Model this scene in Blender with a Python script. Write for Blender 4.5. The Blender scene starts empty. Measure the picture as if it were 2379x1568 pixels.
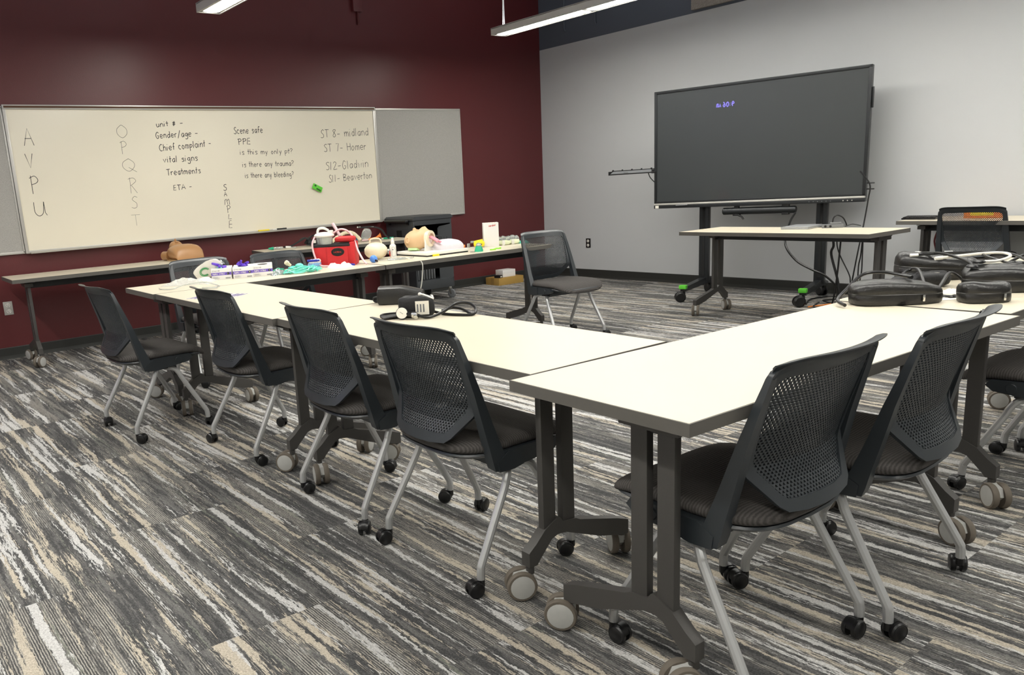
import bpy, bmesh, math, random
from mathutils import Vector, Matrix
random.seed(7)
scene = bpy.context.scene
COL = scene.collection
PI = math.pi
TT = 0.72             # table-top height
CAMX, CAMY, KT = 7.62343886, -7.6337313, 1.0348
def TP(x, y):          # survey point measured at table height -> place on the table
    return (CAMX+(x-CAMX)*KT, CAMY+(y-CAMY)*KT)

# ------------------------------------------------------------------ materials
def s2l(c):
    return tuple(((v/255)/12.92 if v/255 <= .04045 else ((v/255+.055)/1.055)**2.4) for v in c)
def newmat(name):
    m = bpy.data.materials.new(name); m.use_nodes = True
    return m, m.node_tree.nodes, m.node_tree.links, m.node_tree.nodes['Principled BSDF']
def mat(name, rgb, rough=.5, metal=0, noise=.06, nscale=60, bump=0, bscale=300, spec=.5, trans=0, alpha=1, emit=None, estr=0, coat=0):
    m, N, L, P = newmat(name)
    c = s2l(rgb)
    P.inputs['Roughness'].default_value = rough; P.inputs['Metallic'].default_value = metal
    P.inputs['Specular IOR Level'].default_value = spec
    P.inputs['Transmission Weight'].default_value = trans; P.inputs['Alpha'].default_value = alpha
    P.inputs['Coat Weight'].default_value = coat
    tc = N.new('ShaderNodeTexCoord')
    if noise:
        n = N.new('ShaderNodeTexNoise'); n.inputs['Scale'].default_value = nscale; n.inputs['Detail'].default_value = 3
        L.new(tc.outputs['Object'], n.inputs['Vector'])
        r = N.new('ShaderNodeMapRange'); r.inputs['To Min'].default_value = 1-noise; r.inputs['To Max'].default_value = 1+noise
        L.new(n.outputs['Fac'], r.inputs['Value'])
        v = N.new('ShaderNodeVectorMath'); v.operation = 'SCALE'; v.inputs[0].default_value = c
        L.new(r.outputs['Result'], v.inputs['Scale']); L.new(v.outputs['Vector'], P.inputs['Base Color'])
    else:
        P.inputs['Base Color'].default_value = (*c, 1)
    if bump:
        n = N.new('ShaderNodeTexNoise'); n.inputs['Scale'].default_value = bscale; n.inputs['Detail'].default_value = 2
        L.new(tc.outputs['Object'], n.inputs['Vector'])
        b = N.new('ShaderNodeBump'); b.inputs['Strength'].default_value = bump; b.inputs['Distance'].default_value = .002
        L.new(n.outputs['Fac'], b.inputs['Height']); L.new(b.outputs['Normal'], P.inputs['Normal'])
    if emit:
        P.inputs['Emission Color'].default_value = (*s2l(emit), 1); P.inputs['Emission Strength'].default_value = estr
    return m

def math_node(N, L, op, a, b=None, c=None):
    n = N.new('ShaderNodeMath'); n.operation = op
    for i, v in enumerate((a, b, c)):
        if v is None: continue
        if isinstance(v, (int, float)): n.inputs[i].default_value = v
        else: L.new(v, n.inputs[i])
    return n.outputs[0]

def carpet_material():
    m, N, L, P = newmat('striated carpet')
    P.inputs['Roughness'].default_value = .95; P.inputs['Specular IOR Level'].default_value = .15
    tc = N.new('ShaderNodeTexCoord'); sp = N.new('ShaderNodeSeparateXYZ'); L.new(tc.outputs['Object'], sp.inputs[0])
    M = lambda op, a, b=None, c=None: math_node(N, L, op, a, b, c)
    X, Y = sp.outputs[0], sp.outputs[1]
    row = M('FLOOR', M('DIVIDE', Y, .5))
    wn = N.new('ShaderNodeTexWhiteNoise'); wn.noise_dimensions = '1D'; L.new(row, wn.inputs['W'])
    col = M('FLOOR', M('ADD', M('DIVIDE', X, 1.0), M('MULTIPLY', wn.outputs['Value'], 1.0)))
    wn2 = N.new('ShaderNodeTexWhiteNoise'); wn2.noise_dimensions = '2D'
    cv = N.new('ShaderNodeCombineXYZ'); L.new(row, cv.inputs[0]); L.new(col, cv.inputs[1]); L.new(cv.outputs[0], wn2.inputs['Vector'])
    tile = M('MULTIPLY', wn2.outputs['Value'], 37.0)
    # ragged edges: the across coordinate is jittered by fine noise
    def noise(sx, sy, zoff, detail=3, rough=.6, yin=None):
        c = N.new('ShaderNodeCombineXYZ')
        L.new(M('MULTIPLY', X, sx), c.inputs[0]); L.new(M('MULTIPLY', yin if yin is not None else Y, sy), c.inputs[1])
        L.new(M('ADD', tile, zoff), c.inputs[2])
        n = N.new('ShaderNodeTexNoise'); n.inputs['Scale'].default_value = 1; n.inputs['Detail'].default_value = detail
        n.inputs['Roughness'].default_value = rough
        L.new(c.outputs[0], n.inputs['Vector']); return n.outputs['Fac']
    rag = noise(45, 60, 3.0, 4, .75)
    yj = M('ADD', Y, M('MULTIPLY', M('SUBTRACT', rag, .5), .026))
    warp = noise(3.0, 6, 9.0, 2)
    yj = M('ADD', yj, M('MULTIPLY', M('SUBTRACT', warp, .5), .03))
    fine = noise(26, 320, 5.0, 1)                       # tuft rows
    fine_amt = M('MULTIPLY', M('SUBTRACT', fine, .5), .20)
    def mask(sx, sy, z, lo, hi):
        n = noise(sx, sy, z, 4, .62, yj)
        n = M('ADD', n, fine_amt)
        r = N.new('ShaderNodeMapRange'); r.clamp = True
        r.inputs['From Min'].default_value = lo; r.inputs['From Max'].default_value = hi
        L.new(n, r.inputs['Value']); return r.outputs['Result']
    beige = mask(1.0, 23, 11.0, .562, .59)
    light = mask(.95, 25, 53.0, .563, .59)
    sage = mask(.7, 48, 77.0, .63, .65)
    mid = mask(3.0, 60, 91.0, .46, .62)
    speck = noise(190, 190, 21.0, 2, .7)
    # bands of alternating dark and pale tuft rows
    rows = M('SINE', M('ADD', M('MULTIPLY', Y, 2*PI/.0072), M('MULTIPLY', noise(60, 60, 33.0, 1), 3.0)))
    hatch = M('MULTIPLY', mask(.8, 12, 131.0, .50, .60), M('GREATER_THAN', M('ADD', rows, M('MULTIPLY', noise(30, 150, 41.0, 2), 2.4)), 1.35))
    def mix(fac, a, b):
        x = N.new('ShaderNodeMix'); x.data_type = 'RGBA'
        L.new(fac, x.inputs['Factor'])
        for k, v in (('A', a), ('B', b)):
            i = [q for q in x.inputs if q.name == k and q.type == 'RGBA'][0]
            if isinstance(v, tuple): i.default_value = (*s2l(v), 1)
            else: L.new(v, i)
        return [q for q in x.outputs if q.type == 'RGBA'][0]
    c = mix(speck, (58, 58, 59), (84, 84, 84))
    c = mix(mid, c, (110, 109, 107))
    c = mix(sage, c, (116, 118, 110))
    c = mix(hatch, c, (158, 154, 146))
    c = mix(beige, c, (180, 171, 156))
    c = mix(light, c, (190, 189, 187))
    sv = N.new('ShaderNodeVectorMath'); sv.operation = 'SCALE'; L.new(c, sv.inputs[0])
    r = N.new('ShaderNodeMapRange'); r.inputs['To Min'].default_value = .62; r.inputs['To Max'].default_value = 1.32
    r.inputs['From Min'].default_value = .25; r.inputs['From Max'].default_value = .75
    L.new(speck, r.inputs['Value']); L.new(r.outputs['Result'], sv.inputs['Scale'])
    L.new(sv.outputs['Vector'], P.inputs['Base Color'])
    b = N.new('ShaderNodeBump'); b.inputs['Strength'].default_value = .5; b.inputs['Distance'].default_value = .004
    L.new(speck, b.inputs['Height']); L.new(b.outputs['Normal'], P.inputs['Normal'])
    return m

def ribbed_fabric(name, rgb):
    m, N, L, P = newmat(name)
    P.inputs['Roughness'].default_value = .9; P.inputs['Specular IOR Level'].default_value = .2
    tc = N.new('ShaderNodeTexCoord')
    w = N.new('ShaderNodeTexWave'); w.wave_type = 'BANDS'; w.bands_direction = 'Y'
    w.inputs['Scale'].default_value = 38; w.inputs['Distortion'].default_value = 1.5; w.inputs['Detail Scale'].default_value = 4
    L.new(tc.outputs['Object'], w.inputs['Vector'])
    r = N.new('ShaderNodeMapRange'); r.inputs['To Min'].default_value = .7; r.inputs['To Max'].default_value = 1.2
    L.new(w.outputs['Fac'], r.inputs['Value'])
    v = N.new('ShaderNodeVectorMath'); v.operation = 'SCALE'; v.inputs[0].default_value = s2l(rgb)
    L.new(r.outputs['Result'], v.inputs['Scale']); L.new(v.outputs['Vector'], P.inputs['Base Color'])
    b = N.new('ShaderNodeBump'); b.inputs['Strength'].default_value = .4; b.inputs['Distance'].default_value = .002
    L.new(w.outputs['Fac'], b.inputs['Height']); L.new(b.outputs['Normal'], P.inputs['Normal'])
    return m

def wall_two_tone(name, low, high, z):
    m, N, L, P = newmat(name); P.inputs['Roughness'].default_value = .6; P.inputs['Specular IOR Level'].default_value = .3
    tc = N.new('ShaderNodeTexCoord'); sp = N.new('ShaderNodeSeparateXYZ'); L.new(tc.outputs['Object'], sp.inputs[0])
    g = math_node(N, L, 'GREATER_THAN', sp.outputs[2], z)
    x = N.new('ShaderNodeMix'); x.data_type = 'RGBA'; L.new(g, x.inputs['Factor'])
    [q for q in x.inputs if q.name == 'A' and q.type == 'RGBA'][0].default_value = (*s2l(low), 1)
    [q for q in x.inputs if q.name == 'B' and q.type == 'RGBA'][0].default_value = (*s2l(high), 1)
    L.new([q for q in x.outputs if q.type == 'RGBA'][0], P.inputs['Base Color'])
    n = N.new('ShaderNodeTexNoise'); n.inputs['Scale'].default_value = 220; L.new(tc.outputs['Object'], n.inputs['Vector'])
    b = N.new('ShaderNodeBump'); b.inputs['Strength'].default_value = .15; b.inputs['Distance'].default_value = .001
    L.new(n.outputs['Fac'], b.inputs['Height']); L.new(b.outputs['Normal'], P.inputs['Normal'])
    return m

def speckled(name, a, b_, scale):
    m, N, L, P = newmat(name); P.inputs['Roughness'].default_value = .95; P.inputs['Specular IOR Level'].default_value = .1
    tc = N.new('ShaderNodeTexCoord'); n = N.new('ShaderNodeTexNoise'); n.inputs['Scale'].default_value = scale
    n.inputs['Detail'].default_value = 4; n.inputs['Roughness'].default_value = .75
    L.new(tc.outputs['Object'], n.inputs['Vector'])
    r = N.new('ShaderNodeValToRGB'); r.color_ramp.elements[0].position = .35; r.color_ramp.elements[1].position = .65
    r.color_ramp.elements[0].color = (*s2l(a), 1); r.color_ramp.elements[1].color = (*s2l(b_), 1)
    L.new(n.outputs['Fac'], r.inputs['Fac']); L.new(r.outputs['Color'], P.inputs['Base Color'])
    return m

def emission(name, rgb, strength):
    m = bpy.data.materials.new(name); m.use_nodes = True; N = m.node_tree.nodes; N.clear()
    e = N.new('ShaderNodeEmission'); o = N.new('ShaderNodeOutputMaterial')
    e.inputs['Color'].default_value = (*s2l(rgb), 1); e.inputs['Strength'].default_value = strength
    m.node_tree.links.new(e.outputs[0], o.inputs[0]); return m

K = {}
K['carpet'] = carpet_material()
K['maroon'] = mat('maroon satin paint', (95, 41, 43), .38, noise=.02, nscale=3, bump=.25, bscale=160, spec=.45)
K['greywall'] = wall_two_tone('grey painted wall', (196, 198, 199), (92, 98, 108), 2.805)
K['plainwall'] = mat('pale grey paint', (200, 200, 198), .7, noise=.02, nscale=4)
K['ceiling'] = mat('grey ceiling', (178, 180, 184), .9, noise=.05, nscale=2)
K['rubber'] = mat('dark rubber base', (44, 45, 42), .5, noise=.05)
K['enamel'] = mat('white marker board enamel', (238, 231, 211), .22, noise=.015, nscale=2.5, spec=.5)
K['alu'] = mat('pale aluminium trim', (196, 194, 188), .35, metal=.35, noise=.02)
K['tack'] = speckled('grey tackable fabric', (150, 148, 143), (190, 188, 182), 260)
K['cork'] = mat('brown map rail insert', (92, 66, 48), .8)
K['ink'] = mat('black marker ink', (30, 30, 30), .6, noise=0)
K['laminate'] = mat('white laminate', (222, 212, 190), .34, noise=.02, nscale=5, spec=.45)
K['edge'] = mat('grey edge banding', (92, 89, 84), .55, noise=.05)
K['legmetal'] = mat('taupe powder coat', (76, 74, 72), .45, metal=.25, noise=.08, nscale=300, bump=.1, bscale=600)
K['beam'] = mat('dark steel beam', (44, 46, 48), .5, metal=.2)
K['plastic'] = mat('charcoal chair plastic', (43, 48, 52), .36, noise=.05, bump=.10, bscale=700, spec=.6)
K['fabric'] = ribbed_fabric('charcoal ribbed upholstery', (80, 77, 75))
K['silver'] = mat('silver painted tube', (190, 191, 191), .38, metal=.55, noise=.03)
K['black'] = mat('black plastic', (18, 18, 19), .35, noise=.1)
K['tyre'] = mat('taupe tyre rubber', (104, 96, 86), .7)
K['disc'] = mat('pale grey caster disc', (178, 178, 174), .45)
K['white'] = mat('white plastic', (232, 230, 222), .4, noise=.02)
K['ivory'] = mat('ivory silicone', (232, 220, 190), .3, noise=.03, spec=.6)
K['carton'] = mat('white carton', (232, 230, 226), .6, noise=.02)
K['purpleband'] = mat('purple print', (112, 88, 186), .5, noise=.03)
K['purple'] = mat('purple nitrile', (104, 66, 196), .5, noise=.06)
K['redbag'] = mat('red nylon', (196, 34, 38), .6, noise=.1, nscale=40, bump=.3, bscale=400)
K['teal'] = mat('teal tubing', (112, 222, 202), .25, noise=.1, spec=.7)
K['tealsolid'] = mat('teal green plastic', (36, 170, 128), .3, noise=.1)
K['clear'] = mat('clear vinyl', (232, 238, 236), .12, trans=.75, noise=0, spec=.6)
K['milky'] = mat('milky film', (240, 238, 228), .35, trans=.35, noise=.03)
K['pinktube'] = mat('pink tinted tubing', (240, 206, 210), .25, trans=.2, noise=.02)
K['pink'] = mat('pink airway', (232, 150, 164), .4)
K['blue'] = mat('blue rubber bulb', (84, 140, 226), .35)
K['navy'] = mat('dark blue cap', (24, 34, 150), .35)
K['green'] = mat('green tag plastic', (98, 205, 58), .45)
K['yellow'] = mat('yellow plastic', (246, 222, 40), .5)
K['skin'] = mat('manikin skin vinyl', (222, 186, 142), .5, noise=.05, nscale=20)
K['tan'] = mat('tan manikin vinyl', (176, 132, 88), .38, noise=.05, nscale=10, spec=.5)
K['orange'] = mat('orange plastic', (240, 140, 60), .4)
K['leather'] = mat('black leatherette', (25, 24, 23), .36, noise=.1, nscale=30, bump=.5, bscale=120, spec=.55)
K['nylon'] = mat('black nylon', (26, 26, 28), .65, noise=.1, bump=.4, bscale=150)
K['hose'] = mat('black rubber hose', (17, 17, 18), .35)
K['chrome'] = mat('polished chrome', (210, 210, 205), .15, metal=1, noise=0)
K['cart'] = mat('grey cart steel', (66, 69, 72), .45, metal=.2, noise=.05)
K['dark'] = mat('near black interior', (10, 11, 12), .8)
K['laptop'] = mat('silver laptop shell', (182, 184, 186), .35, metal=.5, noise=.02)
K['kraft'] = mat('brown cardboard', (172, 138, 70), .8, noise=.06, nscale=20)
K['tvframe'] = mat('graphite display frame', (40, 42, 44), .35, metal=.3)
K['label'] = mat('white paper', (236, 232, 220), .7, noise=.02)
K['print'] = mat('violet print ink', (96, 84, 140), .6)
K['redink'] = mat('red print ink', (204, 60, 48), .6)
K['greenink'] = mat('green print ink', (52, 150, 84), .6)
K['grey'] = mat('mid grey plastic', (112, 114, 116), .5)
K['fixture'] = mat('white fixture housing', (205, 203, 198), .5, noise=.01)
K['lens'] = emission('lit fluorescent lens', (255, 252, 243), 51)
K['up_fill'] = emission('added upward fill glow', (244, 247, 255), 16)  # added upward fill, lifts the ceiling and upper walls
K['clock'] = emission('violet clock digits', (140, 125, 255), 110)
def screen_material():
    m, N, L, P = newmat('anti glare screen')
    P.inputs['Base Color'].default_value = (*s2l((52, 56, 57)), 1)
    P.inputs['Roughness'].default_value = .32; P.inputs['Specular IOR Level'].default_value = .5
    P.inputs['Coat Weight'].default_value = .25; P.inputs['Coat Roughness'].default_value = .004
    return m
K['screen'] = screen_material()

# ------------------------------------------------------------------ mesh builder
class MB:
    def __init__(s): s.v = []; s.f = []; s.m = []
    def add(s, vs, fs, mi=0, M=None):
        o = len(s.v)
        s.v += [tuple(M @ Vector(p)) if M else tuple(p) for p in vs]
        for f in fs: s.f.append(tuple(o+i for i in f)); s.m.append(mi)
        return s
    def box(s, x0, x1, y0, y1, z0, z1, mi=0, bev=0, M=None):
        if bev:
            bm = bmesh.new(); bmesh.ops.create_cube(bm, size=1)
            for v in bm.verts: v.co = Vector(((x0+x1)/2+v.co.x*(x1-x0), (y0+y1)/2+v.co.y*(y1-y0), (z0+z1)/2+v.co.z*(z1-z0)))
            bmesh.ops.bevel(bm, geom=bm.edges[:], offset=bev, segments=2, profile=.6, affect='EDGES')
            bm.verts.index_update(); s.add([v.co[:] for v in bm.verts], [[v.index for v in f.verts] for f in bm.faces], mi, M); bm.free()
            return s
        return s.add([(x0,y0,z0),(x1,y0,z0),(x1,y1,z0),(x0,y1,z0),(x0,y0,z1),(x1,y0,z1),(x1,y1,z1),(x0,y1,z1)],
                     [(0,3,2,1),(4,5,6,7),(0,1,5,4),(1,2,6,5),(2,3,7,6),(3,0,4,7)], mi, M)
    def rings(s, rings, mi=0, cap=True, M=None, closed=True):
        n = len(rings[0]); vs = [p for r in rings for p in r]; fs = []
        for i in range(len(rings)-1):
            for j in range(n if closed else n-1):
                k = (j+1) % n; fs.append((i*n+j, i*n+k, (i+1)*n+k, (i+1)*n+j))
        if cap: fs.append(tuple(range(n-1, -1, -1))); fs.append(tuple((len(rings)-1)*n+j for j in range(n)))
        return s.add(vs, fs, mi, M)
    def tube(s, pts, r, mi=0, n=8, smooth=0, M=None, cap=True):
        pts = [Vector(p) for p in pts]
        if smooth: pts = catmull(pts, smooth)
        rr = r if callable(r) else (lambda t: r)
        T = []
        for i in range(len(pts)):
            d = pts[min(i+1, len(pts)-1)]-pts[max(i-1, 0)]
            T.append(d.normalized() if d.length > 1e-9 else Vector((0,0,1)))
        u = T[0].orthogonal().normalized(); R = []
        for i, p in enumerate(pts):
            u = (u-T[i]*u.dot(T[i])); u = u.normalized() if u.length > 1e-6 else T[i].orthogonal().normalized()
            w = T[i].cross(u); q = rr(i/max(1, len(pts)-1))
            R.append([tuple(p+(u*math.cos(a)+w*math.sin(a))*q) for a in [2*PI*k/n for k in range(n)]])
        return s.rings(R, mi, cap, M)
    def lathe(s, prof, mi=0, n=20, M=None):      # prof: (r, z)
        R = [[(max(r, 1e-4)*math.cos(2*PI*k/n), max(r, 1e-4)*math.sin(2*PI*k/n), z) for k in range(n)] for r, z in prof]
        return s.rings(R, mi, True, M)
    def prism(s, poly, a0, a1, axis='x', mi=0, M=None):
        def P(a, u, v): return (a,u,v) if axis == 'x' else ((u,a,v) if axis == 'y' else (u,v,a))
        n = len(poly); vs = [P(a0,*p) for p in poly]+[P(a1,*p) for p in poly]
        fs = [(i,(i+1)%n,n+(i+1)%n,n+i) for i in range(n)]+[tuple(range(n-1,-1,-1)), tuple(range(n,2*n))]
        return s.add(vs, fs, mi, M)
    def ball(s, c, r, mi=0, n=16, m=10, M=None, power=1.0):
        rx, ry, rz = (r, r, r) if isinstance(r, (int, float)) else r
        sg = lambda t: math.copysign(abs(t)**power, t)
        R = []
        for i in range(m+1):
            a = -PI/2+PI*i/m; ca = max(abs(math.cos(a))**power, 1e-3)
            R.append([(c[0]+rx*ca*sg(math.cos(b)), c[1]+ry*ca*sg(math.sin(b)), c[2]+rz*sg(math.sin(a))) for b in [2*PI*k/n for k in range(n)]])
        return s.rings(R, mi, True, M)
    def build(s, name, mats, parent=None, smooth=True, angle=35, loc=None, rotz=0):
        me = bpy.data.meshes.new(name); me.from_pydata(s.v, [], s.f)
        for m in (mats if isinstance(mats, (list, tuple)) else [mats]): me.materials.append(m)
        me.polygons.foreach_set('material_index', s.m)
        bm = bmesh.new(); bm.from_mesh(me); bmesh.ops.recalc_face_normals(bm, faces=bm.faces[:]); bm.to_mesh(me); bm.free()
        if smooth:
            me.polygons.foreach_set('use_smooth', [True]*len(me.polygons)); me.set_sharp_from_angle(angle=math.radians(angle))
        me.update()
        o = bpy.data.objects.new(name, me); COL.objects.link(o)
        if parent: o.parent = parent
        if loc: o.location = loc
        o.rotation_euler.z = rotz
        return o

def catmull(P, k):
    out = []
    for i in range(len(P)-1):
        p0, p1, p2, p3 = P[max(i-1,0)], P[i], P[i+1], P[min(i+2,len(P)-1)]
        for j in range(k):
            t = j/k
            out.append(.5*((2*p1)+(p2-p0)*t+(2*p0-5*p1+4*p2-p3)*t*t+(3*p1-p0-3*p2+p3)*t**3))
    out.append(P[-1]); return out

def thing(name, label, cat, loc=(0,0,0), rotz=0, group=None):
    o = bpy.data.objects.new(name, None); COL.objects.link(o); o.empty_display_size = .1
    o.location = loc; o.rotation_euler = (0,0,rotz); o['label'] = label; o['category'] = cat
    if group: o['group'] = group
    return o
def tag(o, label, cat, group=None, kind=None):
    o['label'] = label; o['category'] = cat
    if group: o['group'] = group
    if kind: o['kind'] = kind
    return o
def struct(o): o['kind'] = 'structure'; return o
def copy_tree(root, label=None):
    r = root.copy(); COL.objects.link(r)
    if label: r['label'] = label
    for ch in list(root.children):
        c = ch.copy(); COL.objects.link(c); c.parent = r
        for g in list(ch.children):
            d = g.copy(); COL.objects.link(d); d.parent = c
    return r
def frame(o, ux, uy, n):     # matrix from a local frame
    ux, uy, n = Vector(ux), Vector(uy), Vector(n)
    return Matrix(((ux.x, uy.x, n.x, o[0]), (ux.y, uy.y, n.y, o[1]), (ux.z, uy.z, n.z, o[2]), (0,0,0,1)))

# ------------------------------------------------------------------ hand-lettering
G = {
'A':(6,"0,0 3,10 6,0|1,4 5,4"),'V':(6,"0,10 3,0 6,10"),'P':(5,"1,10 1,0|~0,9 3,10 5,8 4,6 1,5"),
'U':(6,"~0,10 0,3 2,0 4,2 5,10|5,10 5,2 6,0"),'O':(6,"~3,10 0,7 0,3 3,0 6,3 6,7 3,10"),'Q':(7,"~3,10 0,7 0,3 3,0 6,3 6,7 3,10|3,3 7,-1"),
'R':(5,"1,10 1,0|~0,9 3,10 5,8 3,6 1,5|2,5 5,0"),'S':(5,"~5,9 3,10 1,8 2,6 4,4 4,1 2,0 0,1"),'T':(6,"0,10 6,10|3,10 3,0"),
'M':(7,"0,0 1,9|~1,8 3,10 4,4 4,0|~4,7 6,10 7,4 7,0"),'L':(4,"1,10 0,0 4,0"),'E':(5,"4,10 1,10 0,0 4,0|1,5 4,5"),
'u':(5,"~0,6 0,2 2,0 4,2|4,6 4,0"),'n':(5,"0,6 0,0|~0,4 2,6 4,4 4,0"),'i':(2,"0,6 0,0|0,8.5 .3,9"),'t':(3,"1,10 1,0|-1,6 3,6"),
'#':(6,"1,0 2,9|3,0 4,9|0,3 5,3|0,6 5,6"),'-':(5,"0,4 4,4"),'G':(6,"~5,8 3,10 1,8 0,4 2,0 4,0 5,3|5,4 2.5,4"),
'e':(5,"~0,3 4,3.5 3,6 1,5.5 0,3 1.5,0 4,1"),'d':(5,"~4,4 2,6 0,3 2,0 4,3|4,10 4,0"),'r':(4,"0,6 0,0|~0,4 2,6 3,5"),'/':(5,"0,-2 4,11"),
'a':(5,"~4,5 2,6 0,3 2,0 4,3|4,6 4,0"),'g':(5,"~4,5 2,6 0,3 2,1 4,4|~4,6 4,-2 2,-4 0,-3"),'C':(6,"~5,9 3,10 0,6 1,1 3,0 5,1"),
'h':(5,"0,10 0,0|~0,4 2,6 4,4 4,0"),'f':(4,"~4,9 2.5,10 1.5,7 1.5,0|0,5 3.5,5"),'c':(5,"~4,5 2,6 0,3 2,0 4,1"),'o':(5,"~2,6 0,3 2,0 4,3 2,6"),
'm':(7,"0,6 0,0|~0,4 1.5,6 3,4 3,0|~3,4 4.5,6 6,4 6,0"),'p':(5,"0,6 0,-4|~0,4 2,6 4,4 2,1 0,2"),'l':(2,"0,10 0,0"),
's':(4.5,"~4,5 2,6 .5,4.5 3,2.5 3,.5 0,0"),'v':(5,"0,6 2,0 4,6"),'y':(5,"0,6 2,1|4,6 1,-4"),'?':(5,"~0,8 2,10 4,8 2,5 2,3|2,.5 2,0"),
'b':(5,"0,10 0,0|~0,4 2,6 4,3 2,0 0,1"),'w':(6,"0,6 1,0 2.5,5 4,0 5,6"),'H':(6,"0,10 0,0|5,10 5,0|0,5 5,5"),
'B':(5.5,"0,10 0,0|~0,10 4,9 3,6 0,5|~0,5 4,4 4,1 0,0"),'8':(5,"~4,9 2,10 0,8 4,3 2,0 0,2 4,8 4,9"),'7':(5.5,"0,10 5,10 2,0"),
'1':(3,"1,10 0,0"),'2':(5.5,"~0,8 2,10 4,8 2,3 0,.5|0,0 5,.5"),' ':(4,""),'I':(2.5,"1,10 1,0"),'N':(6,"0,0 0,10 5,0 5,10"),
'D':(5.5,"0,10 0,0|~0,10 4,8 4,2 0,0"),'Y':(6,"0,10 2.5,5 5,10|2.5,5 2.5,0"),'0':(5.5,"~2,10 0,7 0,3 2,0 4,3 4,7 2,10"),
'6':(5.5,"~4,10 1,7 0,3 2,0 4,2 3,5 0,4"),'9':(5.5,"~4,7 2,5 0,7 2,10 4,8 4,4 3,0"),':':(3,"1,7 1,6|1,3 1,2")}
def stroke(mb, pts, w, n, lift, mi=0):
    """a flat ribbon of ink of width w lying on the plane with normal n"""
    n = Vector(n); L = []; R = []
    for i, p in enumerate(pts):
        d = (pts[min(i+1,len(pts)-1)]-pts[max(i-1,0)])
        if d.length < 1e-9: d = Vector((1,0,0)).cross(n)
        s = d.normalized().cross(n)*(w/2); q = p+n*lift
        L.append(tuple(q+s)); R.append(tuple(q-s))
    k = len(pts); mb.add(L+R, [(i,i+1,k+i+1,k+i) for i in range(k-1)], mi)
def glyph(mb, ch, o, sx, sy, w, n, lift, jit=0, mi=0):
    o, sx, sy = Vector(o), Vector(sx), Vector(sy)
    for st in G.get(ch, (4, ''))[1].split('|'):
        if not st: continue
        sm = st[0] == '~'; st = st.lstrip('~')
        pts = [o+sx*(float(a.split(',')[0])/10+random.uniform(-jit,jit))+sy*(float(a.split(',')[1])/10+random.uniform(-jit,jit)) for a in st.split()]
        if sm: pts = catmull(pts, 5)
        stroke(mb, pts, w, n, lift, mi)
def text_line(mb, text, p0, p1, up, w, n, lift, jit=.03, mi=0):
    """text fitted between two base points; up is the cap-height vector"""
    p0, p1 = Vector(p0), Vector(p1); tot = sum(G.get(c,(4,''))[0]+1.5 for c in text)-1.5; u = (p1-p0)/tot
    x = 0
    for c in text:
        glyph(mb, c, p0+u*x, u*10, up, w, n, lift, jit, mi); x += G.get(c,(4,''))[0]+1.5

# ------------------------------------------------------------------ the room
RX, RY, RZ = 11.2, -9.8, 3.75
struct(MB().box(-.15, RX+.15, RY-.15, .15, -.1, 0).build('floor', K['carpet'], smooth=False))
struct(MB().box(-.15, 0, RY, .15, 0, RZ).build('wall_left', K['maroon'], smooth=False))
struct(MB().box(0, RX, 0, .15, 0, RZ).build('wall_right', K['greywall'], smooth=False))
struct(MB().box(RX, RX+.15, RY, .15, 0, RZ).build('wall_side', K['plainwall'], smooth=False))
struct(MB().box(-.15, RX+.15, RY-.15, RY, 0, RZ).build('wall_back', K['plainwall'], smooth=False))
struct(MB().box(-.15, RX+.15, RY-.15, .15, RZ, RZ+.1).build('ceiling', K['ceiling'], smooth=False))
prof = [(0,0),(.014,0),(.011,.012),(.008,.03),(.008,.095),(.005,.101),(0,.101)]
struct(MB().prism([(-a, b) for a, b in prof], .008, RX, 'x').build('baseboard_right', K['rubber'], smooth=False))
struct(MB().prism(prof, RY, -.014, 'y').build('baseboard_left', K['rubber'], smooth=False))

# acoustic panel on the upper wall
o = MB().box(2.235, 4.6, -.047, -.002, 2.83, 3.5, 0, .006).build('acoustic_panel', speckled('grey felt', (134,128,122), (170,164,156), 120))
tag(o, 'grey felt acoustic panel on the upper dark part of the display wall', 'acoustic panel')
t = thing('wall_conduit', 'painted junction box with short conduit high on the maroon wall', 'conduit', (0, -2.69, 3.0))
MB().box(0, .045, -.055, .055, .07, .62, 0, .005).build('junction_box', K['maroon'], t)
MB().tube([(.018, .01, .08), (.018, .01, -.03), (.006, .012, -.05)], .011, 0, 8).build('conduit_pipe', K['maroon'], t)
for x, lab in ((.44, 'left of two thin grey conduits on the upper display wall'), (.92, 'right of two thin grey conduits on the upper display wall')):
    tag(MB().tube([(x, -.012, RZ-.01), (x, -.012, 2.98), (x+.01, -.006, 2.95)], .012).build('wall_pipe', K['greywall']), lab, 'conduit', 'conduits above the display wall')

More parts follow.
